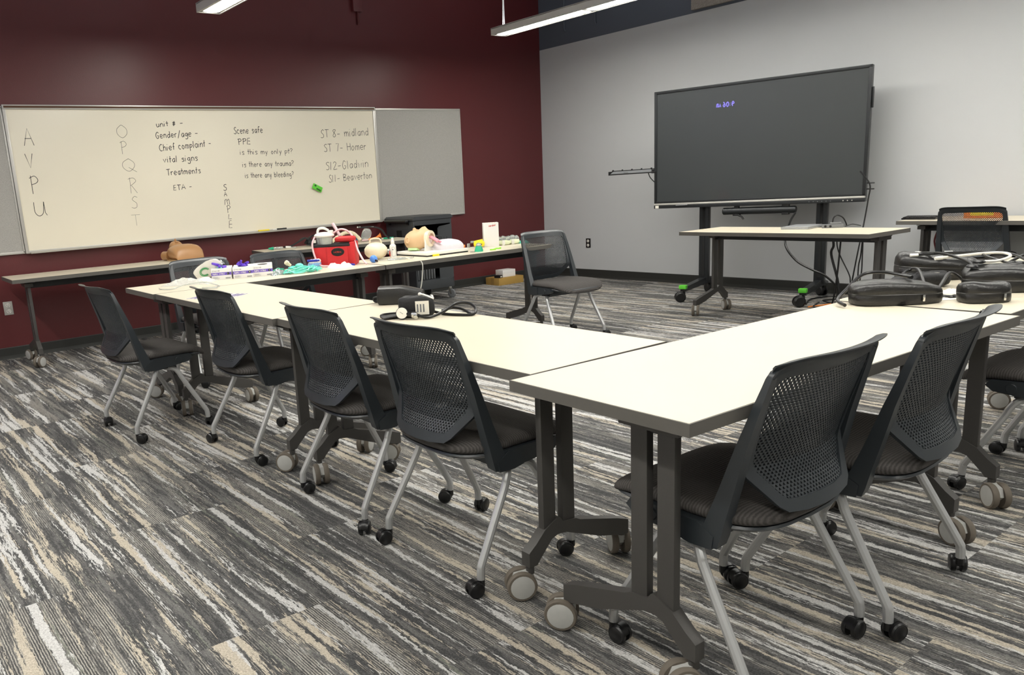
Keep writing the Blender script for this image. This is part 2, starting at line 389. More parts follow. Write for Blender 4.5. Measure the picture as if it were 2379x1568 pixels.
# ------------------------------------------------------------------ pendant lights
def pendant(y, x0, n, label):
    t = thing('pendant_light', label, 'ceiling light', (x0, y, 2.7), 0, 'linear pendant lights')
    Lm = 1.21; Ltot = n*Lm+.06
    h = MB()
    h.box(0, Ltot, -.1, -.088, 0, .065).box(0, Ltot, .088, .1, 0, .065).box(0, Ltot, -.1, .1, .06, .07)
    h.box(0, .012, -.088, .088, 0, .06).box(Ltot-.012, Ltot, -.088, .088, 0, .06)
    for k in range(n+1):                                  # flat end plates between the lenses
        a = .012+k*Lm; h.box(max(a-.02, .012), min(a+.035, Ltot-.012), -.088, .088, .004, .012)
    h.box(.012, Ltot-.012, -.088, -.066, .004, .012).box(.012, Ltot-.012, .066, .088, .004, .012)
    h.build('housing', K['fixture'], t, smooth=False)
    for k in range(n):
        a = .047+k*Lm; b = a+Lm-.055
        MB().prism([(-.066,.012),(-.05,.003),(0,-.001),(.05,.003),(.066,.012)], a, b, 'x').build('lens', K['lens'], t)
    for k in range(n):
        a = .047+k*Lm; MB().box(a, a+Lm-.055, -.05, .05, .0702, .073).build('top_fill_glow', K['up_fill'], t, smooth=False)  # unseen glowing strip added on top to brighten ceiling and upper walls
    for k in range(0, n+1, 2):
        x = .06+k*Lm if k else .1
        MB().tube([(x, 0, .07), (x, 0, RZ-2.7)], .0035, 0, 6).tube([(x-.045, .02, .07), (x-.012, .004, .42), (x-.008, .004, RZ-2.7)], .005, 0, 6).build('cable', K['fixture'], t)
    return t
pendant(-4.81, 1.09, 7, 'left linear pendant light crossing the top edge, near the maroon wall')
pendant(-1.66, 1.07, 7, 'long linear pendant light in front of the display wall')
pendant(-7.95, 1.09, 7, 'linear pendant light overhead behind the camera')

# ------------------------------------------------------------------ whiteboard
bx = .03; y0, y1, z0, z1 = -6.242, -2.575, .893, 2.078
t = thing('whiteboard', 'long white marker board covered in handwritten notes on maroon wall', 'whiteboard', (0, (y0+y1)/2, z0))
cy = (y0+y1)/2; oy = lambda y: y-cy
MB().box(.004, bx-.004, oy(y0), oy(y1), 0, z1-z0).build('writing_surface', K['enamel'], t, smooth=False)
f = MB(); H_ = z1-z0
f.box(.004, bx+.006, oy(y0)-.012, oy(y0)+.014, -.01, H_+.01, 0, .003).box(.004, bx+.006, oy(y1)-.014, oy(y1)+.012, -.01, H_+.01, 0, .003)
f.box(.004, bx+.004, oy(y0), oy(y1), -.012, .012, 0, .003)
f.build('board_frame', K['alu'], t)
MB().box(.004, bx+.012, oy(y0)-.012, oy(y1)+.012, H_-.006, H_+.03, 0, .003).box(bx+.011, bx+.0145, oy(y0), oy(y1), H_+.004, H_+.02, 1).build('map_rail', [K['alu'], K['cork']], t)
MB().prism([(bx-.005,-.008),(bx+.055,-.012),(bx+.06,.004),(bx+.054,.004),(bx+.05,-.004),(bx-.005,.002)], oy(y0)+.02, oy(y1)-.02, 'y').build('marker_tray', K['alu'], t)
NX = (1,0,0); sx = bx-.0034
def column(chars, lab):
    mb = MB()
    for ch, l, r, b, tp, w in chars:
        gw = G[ch][0]/10
        glyph(mb, ch, (sx, oy(l), b-z0), Vector((0, (r-l)/gw, 0)), Vector((0, 0, tp-b)), w, NX, .0, .02)
    o = mb.build('handwriting', K['ink'], t, smooth=False); o['label'] = lab
W1, W2 = .0048, .0058
column([('A',-6.126,-6.05,1.779,1.92,W1),('V',-6.134,-6.076,1.593,1.713,W1),('P',-6.134,-6.063,1.379,1.527,W1),('U',-6.128,-6.032,1.193,1.309,W1)], 'vertical letters A V P U')
column([('O',-5.344,-5.258,1.828,1.94,.003),('P',-5.334,-5.277,1.687,1.798,.003),('Q',-5.329,-5.215,1.536,1.646,.003),('R',-5.305,-5.235,1.339,1.477,.003),('S',-5.303,-5.246,1.204,1.309,.003),('T',-5.32,-5.239,1.047,1.146,.002)], 'vertical letters O P Q R S T')
column([('S',-4.397,-4.362,1.318,1.376,W2),('A',-4.397,-4.369,1.263,1.307,W2),('M',-4.403,-4.35,1.179,1.232,W1),('P',-4.385,-4.351,1.1,1.172,W1),('L',-4.381,-4.348,1.041,1.086,W1),('E',-4.384,-4.342,.954,1.023,W1)], 'vertical letters S A M P L E')
def lines(rows, lab):
    for tx, ya, za, yb, zb, h, w in rows:
        mb = MB()
        text_line(mb, tx, (sx, oy(ya), za-z0), (sx, oy(yb), zb-z0), (0, 0, h), w, NX, 0, .035)
        o = mb.build('handwriting', K['ink'], t, smooth=False); o['label'] = 'handwritten line in the '+lab
lines([('unit # -',-4.979,1.92,-4.725,1.935,.046,W2),('Gender/age -',-4.998,1.818,-4.591,1.836,.056,W2),('Chief complaint -',-4.978,1.704,-4.469,1.74,.06,W2),
       ('vital signs',-4.957,1.6,-4.62,1.61,.055,W2),('Treatments',-4.94,1.484,-4.606,1.492,.055,W2),('ETA -',-4.894,1.345,-4.71,1.352,.046,W2)], 'list from unit number down to ETA')
lines([('Scene safe',-4.224,1.85,-3.915,1.858,.06,W2),('PPE',-4.194,1.746,-4.056,1.752,.056,W2),('is this my only pt?',-4.181,1.652,-3.602,1.648,.05,W1),
       ('is there any trauma?',-4.171,1.532,-3.602,1.527,.052,W1),('is there any bleeding?',-4.156,1.426,-3.614,1.418,.052,W1)], 'list from scene safe down to bleeding question')
lines([('ST 8- midland',-3.255,1.797,-2.66,1.815,.08,W1),('ST 7- Homer',-3.23,1.656,-2.7,1.667,.076,W1),('S12-Gladwin',-3.226,1.467,-2.69,1.483,.082,W1),
       ('S11- Beaverton',-3.203,1.341,-2.655,1.36,.072,W1)], 'list of four stations and towns')

def tackboard(ya, yb, label):
    t = thing('tack_board', label, 'tack board', (0, (ya+yb)/2, z0), 0, 'fabric tack boards beside the whiteboard')
    h = (yb-ya)/2; H = z1-z0+.012
    MB().box(.003, .02, -h, h, 0, H).build('fabric_panel', K['tack'], t, smooth=False)
    m = MB()
    for a, b, c, d in ((-h, h, -.008, .012), (-h, h, H-.012, H+.008), (-h, -h+.014, 0, H), (h-.014, h, 0, H)): m.box(.002, .026, a, b, c, d, 0, .002)
    m.build('trim_frame', K['alu'], t)
tackboard(-2.56, -1.357, 'grey fabric tack board right of the whiteboard above the cart')
tackboard(-7.46, -6.257, 'grey fabric tack board cut by left edge of view')

t = thing('board_eraser', 'green magnetic eraser stuck askew on the whiteboard', 'eraser', (bx-.004, -3.364, 1.29))
M_ = Matrix.Rotation(math.radians(-27), 4, 'X')
MB().box(.0, .012, -.054, .054, -.026, .026, 0, .003, M_).build('felt_pad', K['label'], t)
MB().box(.012, .03, -.056, .056, -.028, .028, 0, .004, M_).build('grip', K['green'], t)
MB().box(.03, .0305, -.045, -.022, .002, .02, 0, 0, M_).box(.03, .0305, -.012, .042, -.019, -.006, 0, 0, M_).build('printed_mark', mat('dark green print', (24,80,24), .6), t)
tz = z0+.003
tag(MB().box(bx+.016, bx+.044, -4.09, -3.97, tz-.004, tz+.014, 0, .005).build('board_eraser', K['yellow']), 'small yellow eraser lying in the marker tray', 'eraser')
def marker(y, l, label):
    t = thing('dry_erase_marker', label, 'marker', (bx+.03, y, tz+.006), 0, 'markers in the whiteboard tray')
    MB().tube([(0, -l/2, 0), (0, l*.12, 0)], .0075, 0, 10).build('barrel', K['white'] if l < .1 else K['black'], t)
    MB().tube([(0, l*.12, 0), (0, l/2, 0)], .0085, 0, 10).build('cap', K['black'], t)
marker(-3.895, .07, 'short marker with black cap, left in the marker tray'); marker(-3.828, .105, 'black marker, rightmost in the marker tray')

# wall outlets
def outlet(M, label, dark):
    t = thing('wall_outlet', label, 'outlet', M.translation, 0, 'duplex wall outlets')
    R = M.to_3x3().to_4x4()
    MB().box(-.036, .036, -.057, .057, 0, .006, 0, .002, R).build('cover_plate', K['black'] if dark else K['alu'], t)
    for s in (-.026, .026):
        m = MB(); m.lathe([(.0, .009), (.018, .009), (.0185, .005)], 0, 20, R @ Matrix.Translation((0, s, 0)))
        m.box(-.009, -.006, s-.006, s+.008, .009, .0095, 1, 0, R).box(.006, .009, s-.004, s+.007, .009, .0095, 1, 0, R).box(-.003, .003, s-.014, s-.009, .009, .0095, 1, 0, R)
        m.build('receptacle', [K['white'], K['dark']], t)
outlet(frame((.001, -6.459, .436), (0,1,0), (0,0,1), (1,0,0)), 'silver plated wall outlet low on the maroon wall', False)
outlet(frame((.757, -.001, .425), (1,0,0), (0,0,1), (0,-1,0)), 'dark plated wall outlet low on the grey wall', True)

# ------------------------------------------------------------------ tables
TL, TW = 1.601, .565; L0, W0 = 1.547, .546
def make_table():
    t = thing('training_table', '', 'table', (0,0,0), 0, 'white topped nesting tables')
    MB().box(.004, TL-.004, .004, TW-.004, TT-.03, TT, 0, 0).build('tabletop', K['laminate'], t, smooth=False)
    top = t.children[0]
    e = MB()
    e.box(0, TL, 0, .004, TT-.03, TT-.0006).box(0, TL, TW-.004, TW, TT-.03, TT-.0006).box(0, .004, .004, TW-.004, TT-.03, TT-.0006).box(TL-.004, TL, .004, TW-.004, TT-.03, TT-.0006)
    e.build('edge_band', K['edge'], top, smooth=False)
    MB().box(.12, TL-.12, .165, .225, .63, .687, 0, .004).box(.10, TL-.10, .22, .36, .672, .689, 0, .003).build('under_beam', K['beam'], t)
    for k, x in enumerate((.11, TL-.11)):
        m = MB()
        for a, b in ((.122, .172), (.202, .252)): m.box(-.012, .012, a, b, .19, .67, 0, .003)
        m.box(-.03, .03, .10, .275, .645, .674, 0, .003).box(-.055, .055, .14, .30, .674, .689, 0, .002)
        foot = [(.49,.083),(.49,.13),(.44,.148),(.27,.196),(.252,.205),(.196,.212),(.187,.226),(.178,.23),(.122,.204),(.085,.170),(.06,.152),(.056,.148),(.056,.103),(.088,.103),(.10,.118),(.150,.168),(.175,.176),(.21,.172),(.36,.112),(.47,.083)]
        m.prism(foot, -.017, .017, 'x')
        for yy in (.072, .474): m.tube([(0, yy, .10), (0, yy, .078)], .013, 0, 12)
        leg = m.build('leg', K['legmetal'], t, loc=(x, 0, 0))
        for yy in (.072, .474):
            c = MB(); r = .046
            for s in (-1, 1):
                Mx = Matrix.Translation((s*.019, .03, r)) @ Matrix.Rotation(s*PI/2, 4, 'Y')
                c.lathe([(.0, .012), (.034, .0125), (.038, .011)], 0, 24, Mx)
                c.lathe([(.037, .0115), (.043, .011), (r, .006), (r, -.004), (.042, -.010), (.01, -.010)], 1, 28, Mx)
            c.prism([(.0,.088),(.05,.08),(.062,.05),(.04,.03),(.02,.03),(-.008,.06)], -.010, .010, 'x', 2)
            c.tube([(0, 0, .05), (0, 0, .092)], .010, 2, 10)
            c.build('caster', [K['disc'], K['tyre'], K['disc']], leg, loc=(0, yy, 0))
    return t
table_proto = make_table()
tables = {}
def place_table(key, x, y, th, label, legs=(.11, TL-.11), cast=None, tags=()):
    if not tables: t = table_proto; t['label'] = label
    else: t = copy_tree(table_proto, label)
    tables[key] = t
    t.location = (x, y, 0); t.rotation_euler = (0, 0, th)
    rnd = random.Random(key)
    li = 0
    for ch in t.children:
        if ch.name.startswith('leg'):
            ch.location.x = legs[li]
            for ci, c in enumerate(ch.children):
                a = cast[li*2+ci] if cast else rnd.uniform(-PI, PI)
                c.rotation_euler.z = a-th
            li += 1
    return t
# the caster angle is the world direction the wheel trails to: 0 = +Y
c, s = math.cos, math.sin
def corner(x, y, th, a, b): return TP(x+a*L0*c(th)-b*W0*s(th), y+a*L0*s(th)+b*W0*c(th))
place_table('A', *TP(6.701, -6.325), 1.531, 'nearest white training table at right, in front of the two near chairs', (.12, TL-.19), [2.6, 2.2, -2.0, -2.2])
place_table('B', *corner(6.167, -5.683, 3.117, 1, 1), 3.117-PI, 'white table carrying the blood pressure cuff, end against the nearest table', (.13, TL-.11), [-1.9, 2.4, 2.6, 1.0])
place_table('C', *corner(4.655, -5.666, 3.131, 1, 1), 3.131-PI, 'white table with a printed violet sheet, middle of the left row', (.09, TL-.09), [-1.9, -1.6, 2.3, -2.5])
place_table('D', *TP(3.132, -6.208), 1.549, 'white table carrying the glove boxes and red suction unit', (.11, TL-.11), [2.0, 2.6, 1, 2])
place_table('E', *TP(3.162, -4.650), 1.549, 'white table carrying the intubation head trainer', (.11, TL-.09), [1.0, 2.4, 2.2, 2.9])
place_table('F', *TP(.949, -6.549), 1.541, 'white table against maroon wall under left half of whiteboard', (.13, TL-.11), [-2.4, 1.9, 1, 2])
place_table('Gt', *TP(.93, -4.43), 1.40, 'white wall table with black straps, partly behind the red suction unit', (.11, TL-.11))
place_table('Hh', *corner(3.501, -1.957, -.05, 1, 1), -.05+PI, 'white table with silver laptop in front of the large display', (.11, TL-.11), [1, 2, -2.2, -2.6])
place_table('I', 4.59, -.60, -.03, 'white table along the grey wall holding a black keyboard', (.15, TL-.11))
place_table('AA', *TP(6.732, -4.757), 1.555, 'white table at right heaped with black cuff cases', (.19, TL-.11), [-2.3, -2.4, 1, 2])
tables['B'].location.x = 4.527; tables['B'].scale.x = .985          # the row is a little shorter than two full tops
tables['C'].location.x = 2.985; tables['C'].scale.x = .9625
t = tables['A']
for lg in t.children:
    if lg.name.startswith('leg') and abs(lg.location.x-.12) < .01:
        o = MB().box(-.012, .012, .072, .10, .012, .016, 0, .001).box(-.006, .006, .06, .075, .014, .03).build('brake_pedal', K['white'], lg, loc=(0, .474, 0), rotz=2.0-1.531-1.2)
        o['label'] = 'white caster brake pedal'

# ------------------------------------------------------------------ chairs
def yedge(z):
    P = [(.44,-.192),(.48,-.180),(.52,-.156),(.565,-.142),(.62,-.157),(.70,-.183),(.80,-.216),(.85,-.232)]
    for (a, b), (c_, d) in zip(P, P[1:]):
        if z <= c_: return b+(d-b)*(z-a)/(c_-a)
    return P[-1][1]
def pos(x, z, off=0): return (x, yedge(z)-.036*(1-min(1, (x/.205)**2))+off, z)
OUT = [(0,.452),(.06,.453),(.118,.459),(.14,.475),(.192,.545),(.200,.566),(.205,.63),(.209,.70),(.212,.76),(.209,.785),(.200,.801),(.18,.811),(.10,.815),(0,.816)]
INN = [(0,.482),(.06,.482),(.108,.486),(.122,.497),(.166,.556),(.174,.580),(.179,.63),(.183,.70),(.186,.75),(.185,.765),(.178,.776),(.165,.782),(.10,.785),(0,.786)]
def full(P): P = [(x*1.045, z) for x, z in P]; return P+[(-x, z) for x, z in reversed(P[1:-1])]
def inside(x, z):
    P = full(INN); r = False
    for (x0, z0_), (x1, z1_) in zip(P, P[1:]+P[:1]):
        if (z0_ > z) != (z1_ > z) and x < (x1-x0)*(z-z0_)/(z1_-z0_)+x0: r = not r
    return r
def make_chair():
    t = thing('nesting_chair', '', 'chair', (0,0,0), 0, 'charcoal nesting chairs')
    # seat cushion
    m = MB(); n = 36; R = []
    def outline(k, sc, dy=0):
        a = 2*PI*k/n; ca, sa = math.cos(a), math.sin(a); p = .52
        x = math.copysign(abs(ca)**p, ca)*(.232+.006*sa)*sc; y = .035+math.copysign(abs(sa)**p, sa)*.240*sc
        return x, y
    def ztop(x, y):
        z = .462-.010*math.exp(-((x/.13)**2+((y+.03)/.14)**2))
        if y > .14: z -= 2.6*(y-.14)**2
        return z+.006*(x/.23)**2
    for sc, dz in ((.02,0),(.3,0),(.55,0),(.75,-.001),(.88,-.004),(.95,-.010),(.99,-.018),(1.0,-.028),(.985,-.036),(.95,-.042),(.5,-.043),(.02,-.043)):
        R.append([(x, y, ztop(x, y)+dz) for x, y in [outline(k, sc) for k in range(n)]])
    m.rings(R); m.build('seat_cushion', K['fabric'], t, angle=60)
    # pan under the cushion with side rails
    m = MB(); R = []
    for sc, dz in ((.96,-.044),(.975,-.050),(.90,-.062),(.62,-.075),(.1,-.078)):
        R.append([(x, y, ztop(x, min(y, .18))+dz) for x, y in [outline(k, sc) for k in range(n)]])
    m.rings(R)
    for sg in (-1, 1):
        m.prism([(-.11,.372),(-.105,.425),(.02,.428),(.14,.425),(.155,.405),(.13,.385),(.02,.372)], sg*.205, sg*.243, 'x')
        m.lathe([(.0,.004),(.016,.004),(.018,0)], 0, 16, Matrix.Translation((sg*.243, .075, .402)) @ Matrix.Rotation(sg*PI/2, 4, 'Y'))
    m.box(-.19, .19, -.06, .08, .352, .385, 0, .01)
    m.build('seat_pan', K['plastic'], t)
    # back frame: border of the perforated panel, two uprights, rolled top lip
    m = MB(); fo, fi = full(OUT), full(INN); nn = len(fo); th = .0065
    R = [[pos(x, z, th) for x, z in fo], [pos(x, z, -th) for x, z in fo], [pos(x, z, -th*.8) for x, z in fi], [pos(x, z, th*.8) for x, z in fi]]
    vs = sum(R, []); fs = []
    for i in range(4):
        for j in range(nn):
            k = (j+1) % nn; i2 = (i+1) % 4; fs.append((i*nn+j, i*nn+k, i2*nn+k, i2*nn+j))
    m.add(vs, fs)
    for sg in (-1, 1):
        R = []
        for z, y, xo, wx, dy in ((.802,-.219,.210,.02,.011),(.798,-.218,.216,.022,.013),(.790,-.215,.220,.024,.014),(.72,-.192,.227,.027,.020),(.62,-.160,.234,.030,.028),(.52,-.132,.240,.034,.038),(.44,-.107,.243,.038,.048),(.395,-.093,.245,.040,.056),(.370,-.082,.243,.038,.060)):
            xa, xb = sg*xo, sg*(xo-wx)
            R.append([(xa, y-dy*.5, z), (xa, y+dy*.5, z), (xb, y+dy*.5, z+.004), (xb, y-dy*.5, z+.004)])
        m.rings(R)
        m.prism([(-.10,.366),(-.105,.40),(-.06,.425),(0,.428),(0,.372),(-.04,.364)], sg*.206, sg*.247, 'x')
    R = []
    for k in range(25):
        u = -1+2*k/24; x = .214*u; e = math.sqrt(max(0, 1-abs(u)**5)); zz = .813-.016*abs(u)**8
        b = pos(x, .81); d = .046*(.3+.7*e)
        pr_ = [(0,-.012),(-.004,.002),(-.35*d,.013),(-.75*d,.019),(-d,.0195),(-d*.99,.0165),(-.72*d,.0125),(-.35*d,.004),(-.009,-.012)]
        R.append([(x, b[1]+a+.006, zz+c_) for a, c_ in pr_])
    m.rings(R)
    m.build('back_frame', K['plastic'], t, angle=40)
    # perforated panel with real holes
    m = MB(); idx = {}; V = []; F = []
    du, dv = .0116, .0072; q = .002
    def vid(x, z, side):
        k = (round(x*4e5), round(z*4e5), side)
        if k not in idx: idx[k] = len(V); V.append(pos(x, z, q if side else -q))
        return idx[k]
    j = 0; z = .482
    while z < .786:
        i0 = -18
        for i in range(i0, 19):
            cx_ = (i+(.5 if j % 2 else 0))*du; cz = z+dv/2
            if not inside(cx_, cz): continue
            O = [(cx_-du/2, z), (cx_, z), (cx_+du/2, z), (cx_+du/2, z+dv), (cx_, z+dv), (cx_-du/2, z+dv)]
            hx, hz = .0038, .0027
            tri = 1-min(1, max(0, (cz-.50)/.18))           # lower holes are more triangular
            Hh = [(cx_-hx, cz-hz*.9), (cx_, cz-hz*.9), (cx_+hx, cz-hz*.9), (cx_+hx*(.75-.45*tri), cz+hz), (cx_, cz+hz), (cx_-hx*(.75-.45*tri), cz+hz)]
            ov = [[vid(*p, s_) for p in O] for s_ in (0, 1)]; hv = [[vid(*p, s_) for p in Hh] for s_ in (0, 1)]
            for a in range(6):
                b = (a+1) % 6
                F.append((ov[0][a], ov[0][b], hv[0][b], hv[0][a])); F.append((ov[1][b], ov[1][a], hv[1][a], hv[1][b]))
                F.append((hv[0][a], hv[0][b], hv[1][b], hv[1][a]))
        z += dv; j += 1
    m.add(V, F); m.build('back_mesh', K['plastic'], t, smooth=False)
    # four legs, each with its twin-wheel caster
    for sg in (-1, 1):
        for fr in (-1, 1):
            if fr < 0: P = [(sg*.10,-.01,.362),(sg*.19,-.03,.362),(sg*.222,-.048,.357),(sg*.232,-.064,.330),(sg*.2345,-.078,.300),(sg*.252,-.186,.112),(sg*.2545,-.198,.085),(sg*.255,-.200,.052)]
            else: P = [(sg*.10,.02,.355),(sg*.18,.04,.355),(sg*.206,.062,.348),(sg*.214,.082,.318),(sg*.217,.095,.288),(sg*.240,.188,.112),(sg*.243,.199,.085),(sg*.2435,.201,.052)]
            lg = MB().tube(P, .0128, 0, 10, 4).build('leg', K['silver'], t)
            cm = MB()
            for w in (-1, 1):
                Mx = Matrix.Translation((w*.013, .022, .026)) @ Matrix.Rotation(w*PI/2, 4, 'Y')
                cm.lathe([(.0,.009),(.018,.009),(.0205,.0075),(.0225,.008),(.026,.004),(.026,-.005),(.010,-.006)], 0, 20, Mx)
            hood = [(.022+.024*math.cos(a), .028+.026*math.sin(a)) for a in [PI*k/10 for k in range(0, 11)]]
            cm.prism(hood+[(.006,.020),(.038,.020)], -.0085, .0085, 'x').tube([(0,0,.03),(0,0,.062)], .0115, 0, 10)
            cm.build('caster', K['black'], lg, loc=(P[-1][0], P[-1][1], 0))
    return t
chair_proto = make_chair(); nch = [0]
def place_chair(x, y, deg, label, cast=None, group=None):
    t = chair_proto if nch[0] == 0 else copy_tree(chair_proto)
    t['label'] = label; nch[0] += 1
    t.location = (x, y, 0); t.rotation_euler = (0, 0, math.radians(deg))
    rnd = random.Random(nch[0]*3)
    k = 0
    for lg in t.children:
        for cst in lg.children:
            cst.rotation_euler.z = (cast[k]-math.radians(deg)) if cast else rnd.uniform(-PI, PI); k += 1
    return t
# rear legs first in each side: order is left rear, left front, right rear, right front
place_chair(3.174, -6.290, 2, 'charcoal mesh-back chair at far left end of the row, pulled out furthest')
place_chair(4.005, -5.985, 0, 'charcoal chair second from left, covering part of the violet sheet')
place_chair(4.995, -6.005, -2, 'charcoal chair third from left, just left of the blood pressure cuff')
place_chair(5.637, -6.003, -1, 'charcoal chair in left row nearest the corner of the right table', [3.0, .3, 2.9, 2.6])
place_chair(6.518, -5.862, 88.5, 'nearest charcoal chair at right, legs cut by the bottom edge')
place_chair(6.576, -5.345, 92.5, 'charcoal chair behind the nearest one, back turned, under right table')
place_chair(6.690, -4.107, 93, 'charcoal chair at right edge, seat tucked under the case table')
place_chair(6.700, -3.52, 90, 'charcoal chair mostly past the right edge, only seat corner showing')
place_chair(3.246, -3.075, -96, 'lone charcoal chair standing empty at end of the supply table')
place_chair(*TP(2.47, -5.585), -89, 'charcoal chair behind the supply table, nearest the tan torso manikin')
place_chair(*TP(2.62, -5.06), -87, 'charcoal chair behind the supply table, left of the red suction unit')
place_chair(5.123, -.44, 6, 'charcoal chair at the wall table, orange box showing through its mesh')
# ------------------------------------------------------------------ large display on a wheeled stand
TH = .2437
tv = thing('interactive_display', 'large dark flat screen on a black wheeled stand by the grey wall', 'display', (3.31, -.606, 0), TH)
W, H, Z = 1.9, 1.128, .866
m = MB()
m.box(-W/2, W/2, .012, .075, Z+.035, Z+H, 0, .006)
for a in ((-W/2, -W/2+.026, Z+.05, Z+H), (W/2-.026, W/2, Z+.05, Z+H)): m.box(a[0], a[1], 0, .02, a[2], a[3], 0, .004)
m.box(-W/2, W/2, 0, .02, Z+H-.026, Z+H, 0, .004).box(-W/2, W/2, 0, .02, Z+.052, Z+.074, 0, .003)
m.box(W/2, W/2+.014, .03, .06, Z+.78, Z+.95, 0, .004)
m.build('bezel', K['tvframe'], tv)
MB().box(-W/2+.026, W/2-.026, .008, .014, Z+.074, Z+H-.026).build('screen', K['screen'], tv, smooth=False)
m = MB().box(-W/2, W/2, -.006, .075, Z+.004, Z+.036, 0, .004).box(-W/2, W/2, -.010, .03, Z+.036, Z+.054, 1, .005)
for k in range(3): m.lathe([(.0,.002),(.005,.002),(.005,0)], 1, 10, frame((.78+.035*k, -.006, Z+.02), (1,0,0), (0,0,1), (0,-1,0)))
for k in range(6): m.box(.50+.035*k, .508+.035*k, -.0068, -.006, Z+.017, Z+.023, 2)
m.box(-W/2+.015, -W/2+.05, -.0072, -.006, Z+.007, Z+.033, 3)
m.build('control_strip', [K['tvframe'], K['alu'], K['grey'], K['label']], tv)
o = MB().tube([(-.72, -.012, Z+.030), (-.60, -.012, Z+.033)], .006, 0, 8).build('stylus', K['grey'], tv); o['label'] = 'grey stylus in the tray below the screen'
for x in (-.475, .59):
    MB().box(x-.045, x+.045, .085, .15, .14, 1.75, 0, .004).box(x-.012, x+.012, .08, .086, .2, 1.7, 1).build('stand_column', [K['tvframe'], K['dark']], tv)
    ft = MB().prism([(-.42,.105),(-.42,.135),(-.38,.15),(.10,.175),(.16,.175),(.33,.135),(.33,.105),(.12,.115)], x-.028, x+.028, 'x').build('stand_foot', K['tvframe'], tv)
    for yy in (-.40, .30):
        cm = MB()
        for w_ in (-1, 1):
            cm.lathe([(.0,.014),(.036,.014),(.040,.010),(.050,.006),(.050,-.008),(.02,-.012)], 0, 24, Matrix.Translation((w_*.022, -.035 if yy < 0 else .03, .05)) @ Matrix.Rotation(w_*PI/2, 4, 'Y'))
        cm.box(-.012, .012, -.05 if yy < 0 else -.01, .012 if yy < 0 else .05, .05, .098, 0, .004).tube([(0,0,.07),(0,0,.115)], .012, 0, 10)
        cm.build('caster', K['black'], ft, loc=(x, yy, 0), rotz=-1.0 if yy < 0 else .9)
    o = MB().box(x-.034, x+.034, -.445, -.395, .128, .165, 0, .006).build('foot_tag', K['green'], ft); o['label'] = 'bright green corner tag'
m = MB().box(-.5, .62, .076, .092, Z+.3, Z+.42, 0, .003).box(-.3, .3, .076, .15, Z+.15, Z+.8, 0, .004); m.build('mounting_plate', K['tvframe'], tv)
sb = MB(); sb.tube([(-.27, .03, .822), (-.262, .03, .822), (-.25, .03, .822), (.38, .03, .822), (.39, .03, .822)], lambda q: .033 if .01 < q < .99 else .026, 0, 18)
so = sb.build('soundbar', K['tvframe'], tv)
MB().box(-.17, -.11, .005, .06, .778, .795, 0, .003).box(-.16, -.12, .01, .05, .85, .875).box(.27, .33, .005, .06, .778, .795, 0, .003).box(.27, .33, .01, .05, .85, .875).tube([(-.12,.01,.785),(-.085,.0,.77),(-.065,0,.745)], .009, 0, 8).tube([(-.085,.0,.775),(-.07,0,.755)], .004, 0, 6).build('soundbar_bracket', K['black'], so)
m = MB().box(-1.44, -.93, -.02, .07, 1.225, 1.237, 0, .003).box(-1.44, -.93, .06, .07, 1.237, 1.27, 0, .002).box(-1.44, -1.425, -.02, .07, 1.225, 1.262, 0, .002)
m.prism([(-.018,1.237),(.055,1.262),(.06,1.262),(.06,1.237)], -1.42, -.98, 'x', 1)
for k in range(5): m.box(-1.43+.105*k, -1.42+.105*k, .05, .066, 1.262, 1.278)
m.box(-1.27, -1.22, -.0195, -.019, 1.24, 1.25, 1).box(-.99, -.9, .02, .08, 1.22, 1.26, 0, .004)
m.build('side_shelf', [K['black'], K['grey']], tv)
MB().tube([(-1.02, .02, 1.225), (-1.0, .02, 1.18), (-.955, .03, 1.13), (-.93, .04, 1.12)], .005, 0, 8, 5).build('shelf_cable', K['black'], tv)
for zz in (1.025, .975): MB().tube([(.90, .05, zz), (1.01, .03, zz)], .005, 0, 8).build('wire_hook', K['black'], tv)

# loose cables behind and under the display table
def cable(pts, r, label, m='black', cat='cable', group='cables behind the display table', name='power_cable', k=6):
    return tag(MB().tube(pts, r, 0, 8, k).build(name, K[m]), label, cat, group)
cable([(4.25,-.53,1.13),(4.33,-.52,1.02),(4.325,-.52,.9),(4.31,-.54,.70),(4.30,-.6,.45),(4.25,-.62,.02)], .006, 'thin black cable hanging from right edge of the large display')
cable([(3.77,-.66,.80),(3.80,-.80,.72),(3.88,-1.0,.56),(3.98,-1.0,.423),(4.109,-.98,.348),(4.2,-.92,.29),(4.27,-.85,.17),(4.22,-.8,.01)], .009, 'black cable sagging diagonally under the display table toward right stand foot')
cable([(4.36,-1.15,.64),(4.37,-1.15,.566),(4.355,-1.15,.497),(4.415,-1.15,.299),(4.44,-1.15,.162),(4.47,-1.12,.008)], .010, 'thickest black cable hanging under right half of the display table')
cable([(4.39,-1.14,.64),(4.394,-1.14,.566),(4.424,-1.14,.483),(4.499,-1.14,.342),(4.514,-1.14,.267),(4.53,-1.1,.008)], .005, 'thin black cable bending right under the display table')
cable([(4.43,-1.16,.64),(4.428,-1.16,.567),(4.414,-1.16,.315),(4.389,-1.16,.111),(4.34,-1.14,.008)], .007, 'straight black cable crossing the thick one under the display table')
cable([(4.592,-1.15,.64),(4.585,-1.15,.5),(4.573,-1.15,.413),(4.573,-1.15,.27),(4.56,-1.12,.006)], .005, 'left of the two thin cables near right leg of the display table')
cable([(4.60,-1.16,.64),(4.602,-1.16,.5),(4.603,-1.16,.377),(4.594,-1.16,.275),(4.585,-1.13,.006)], .005, 'right of the two thin cables near right leg of the display table')
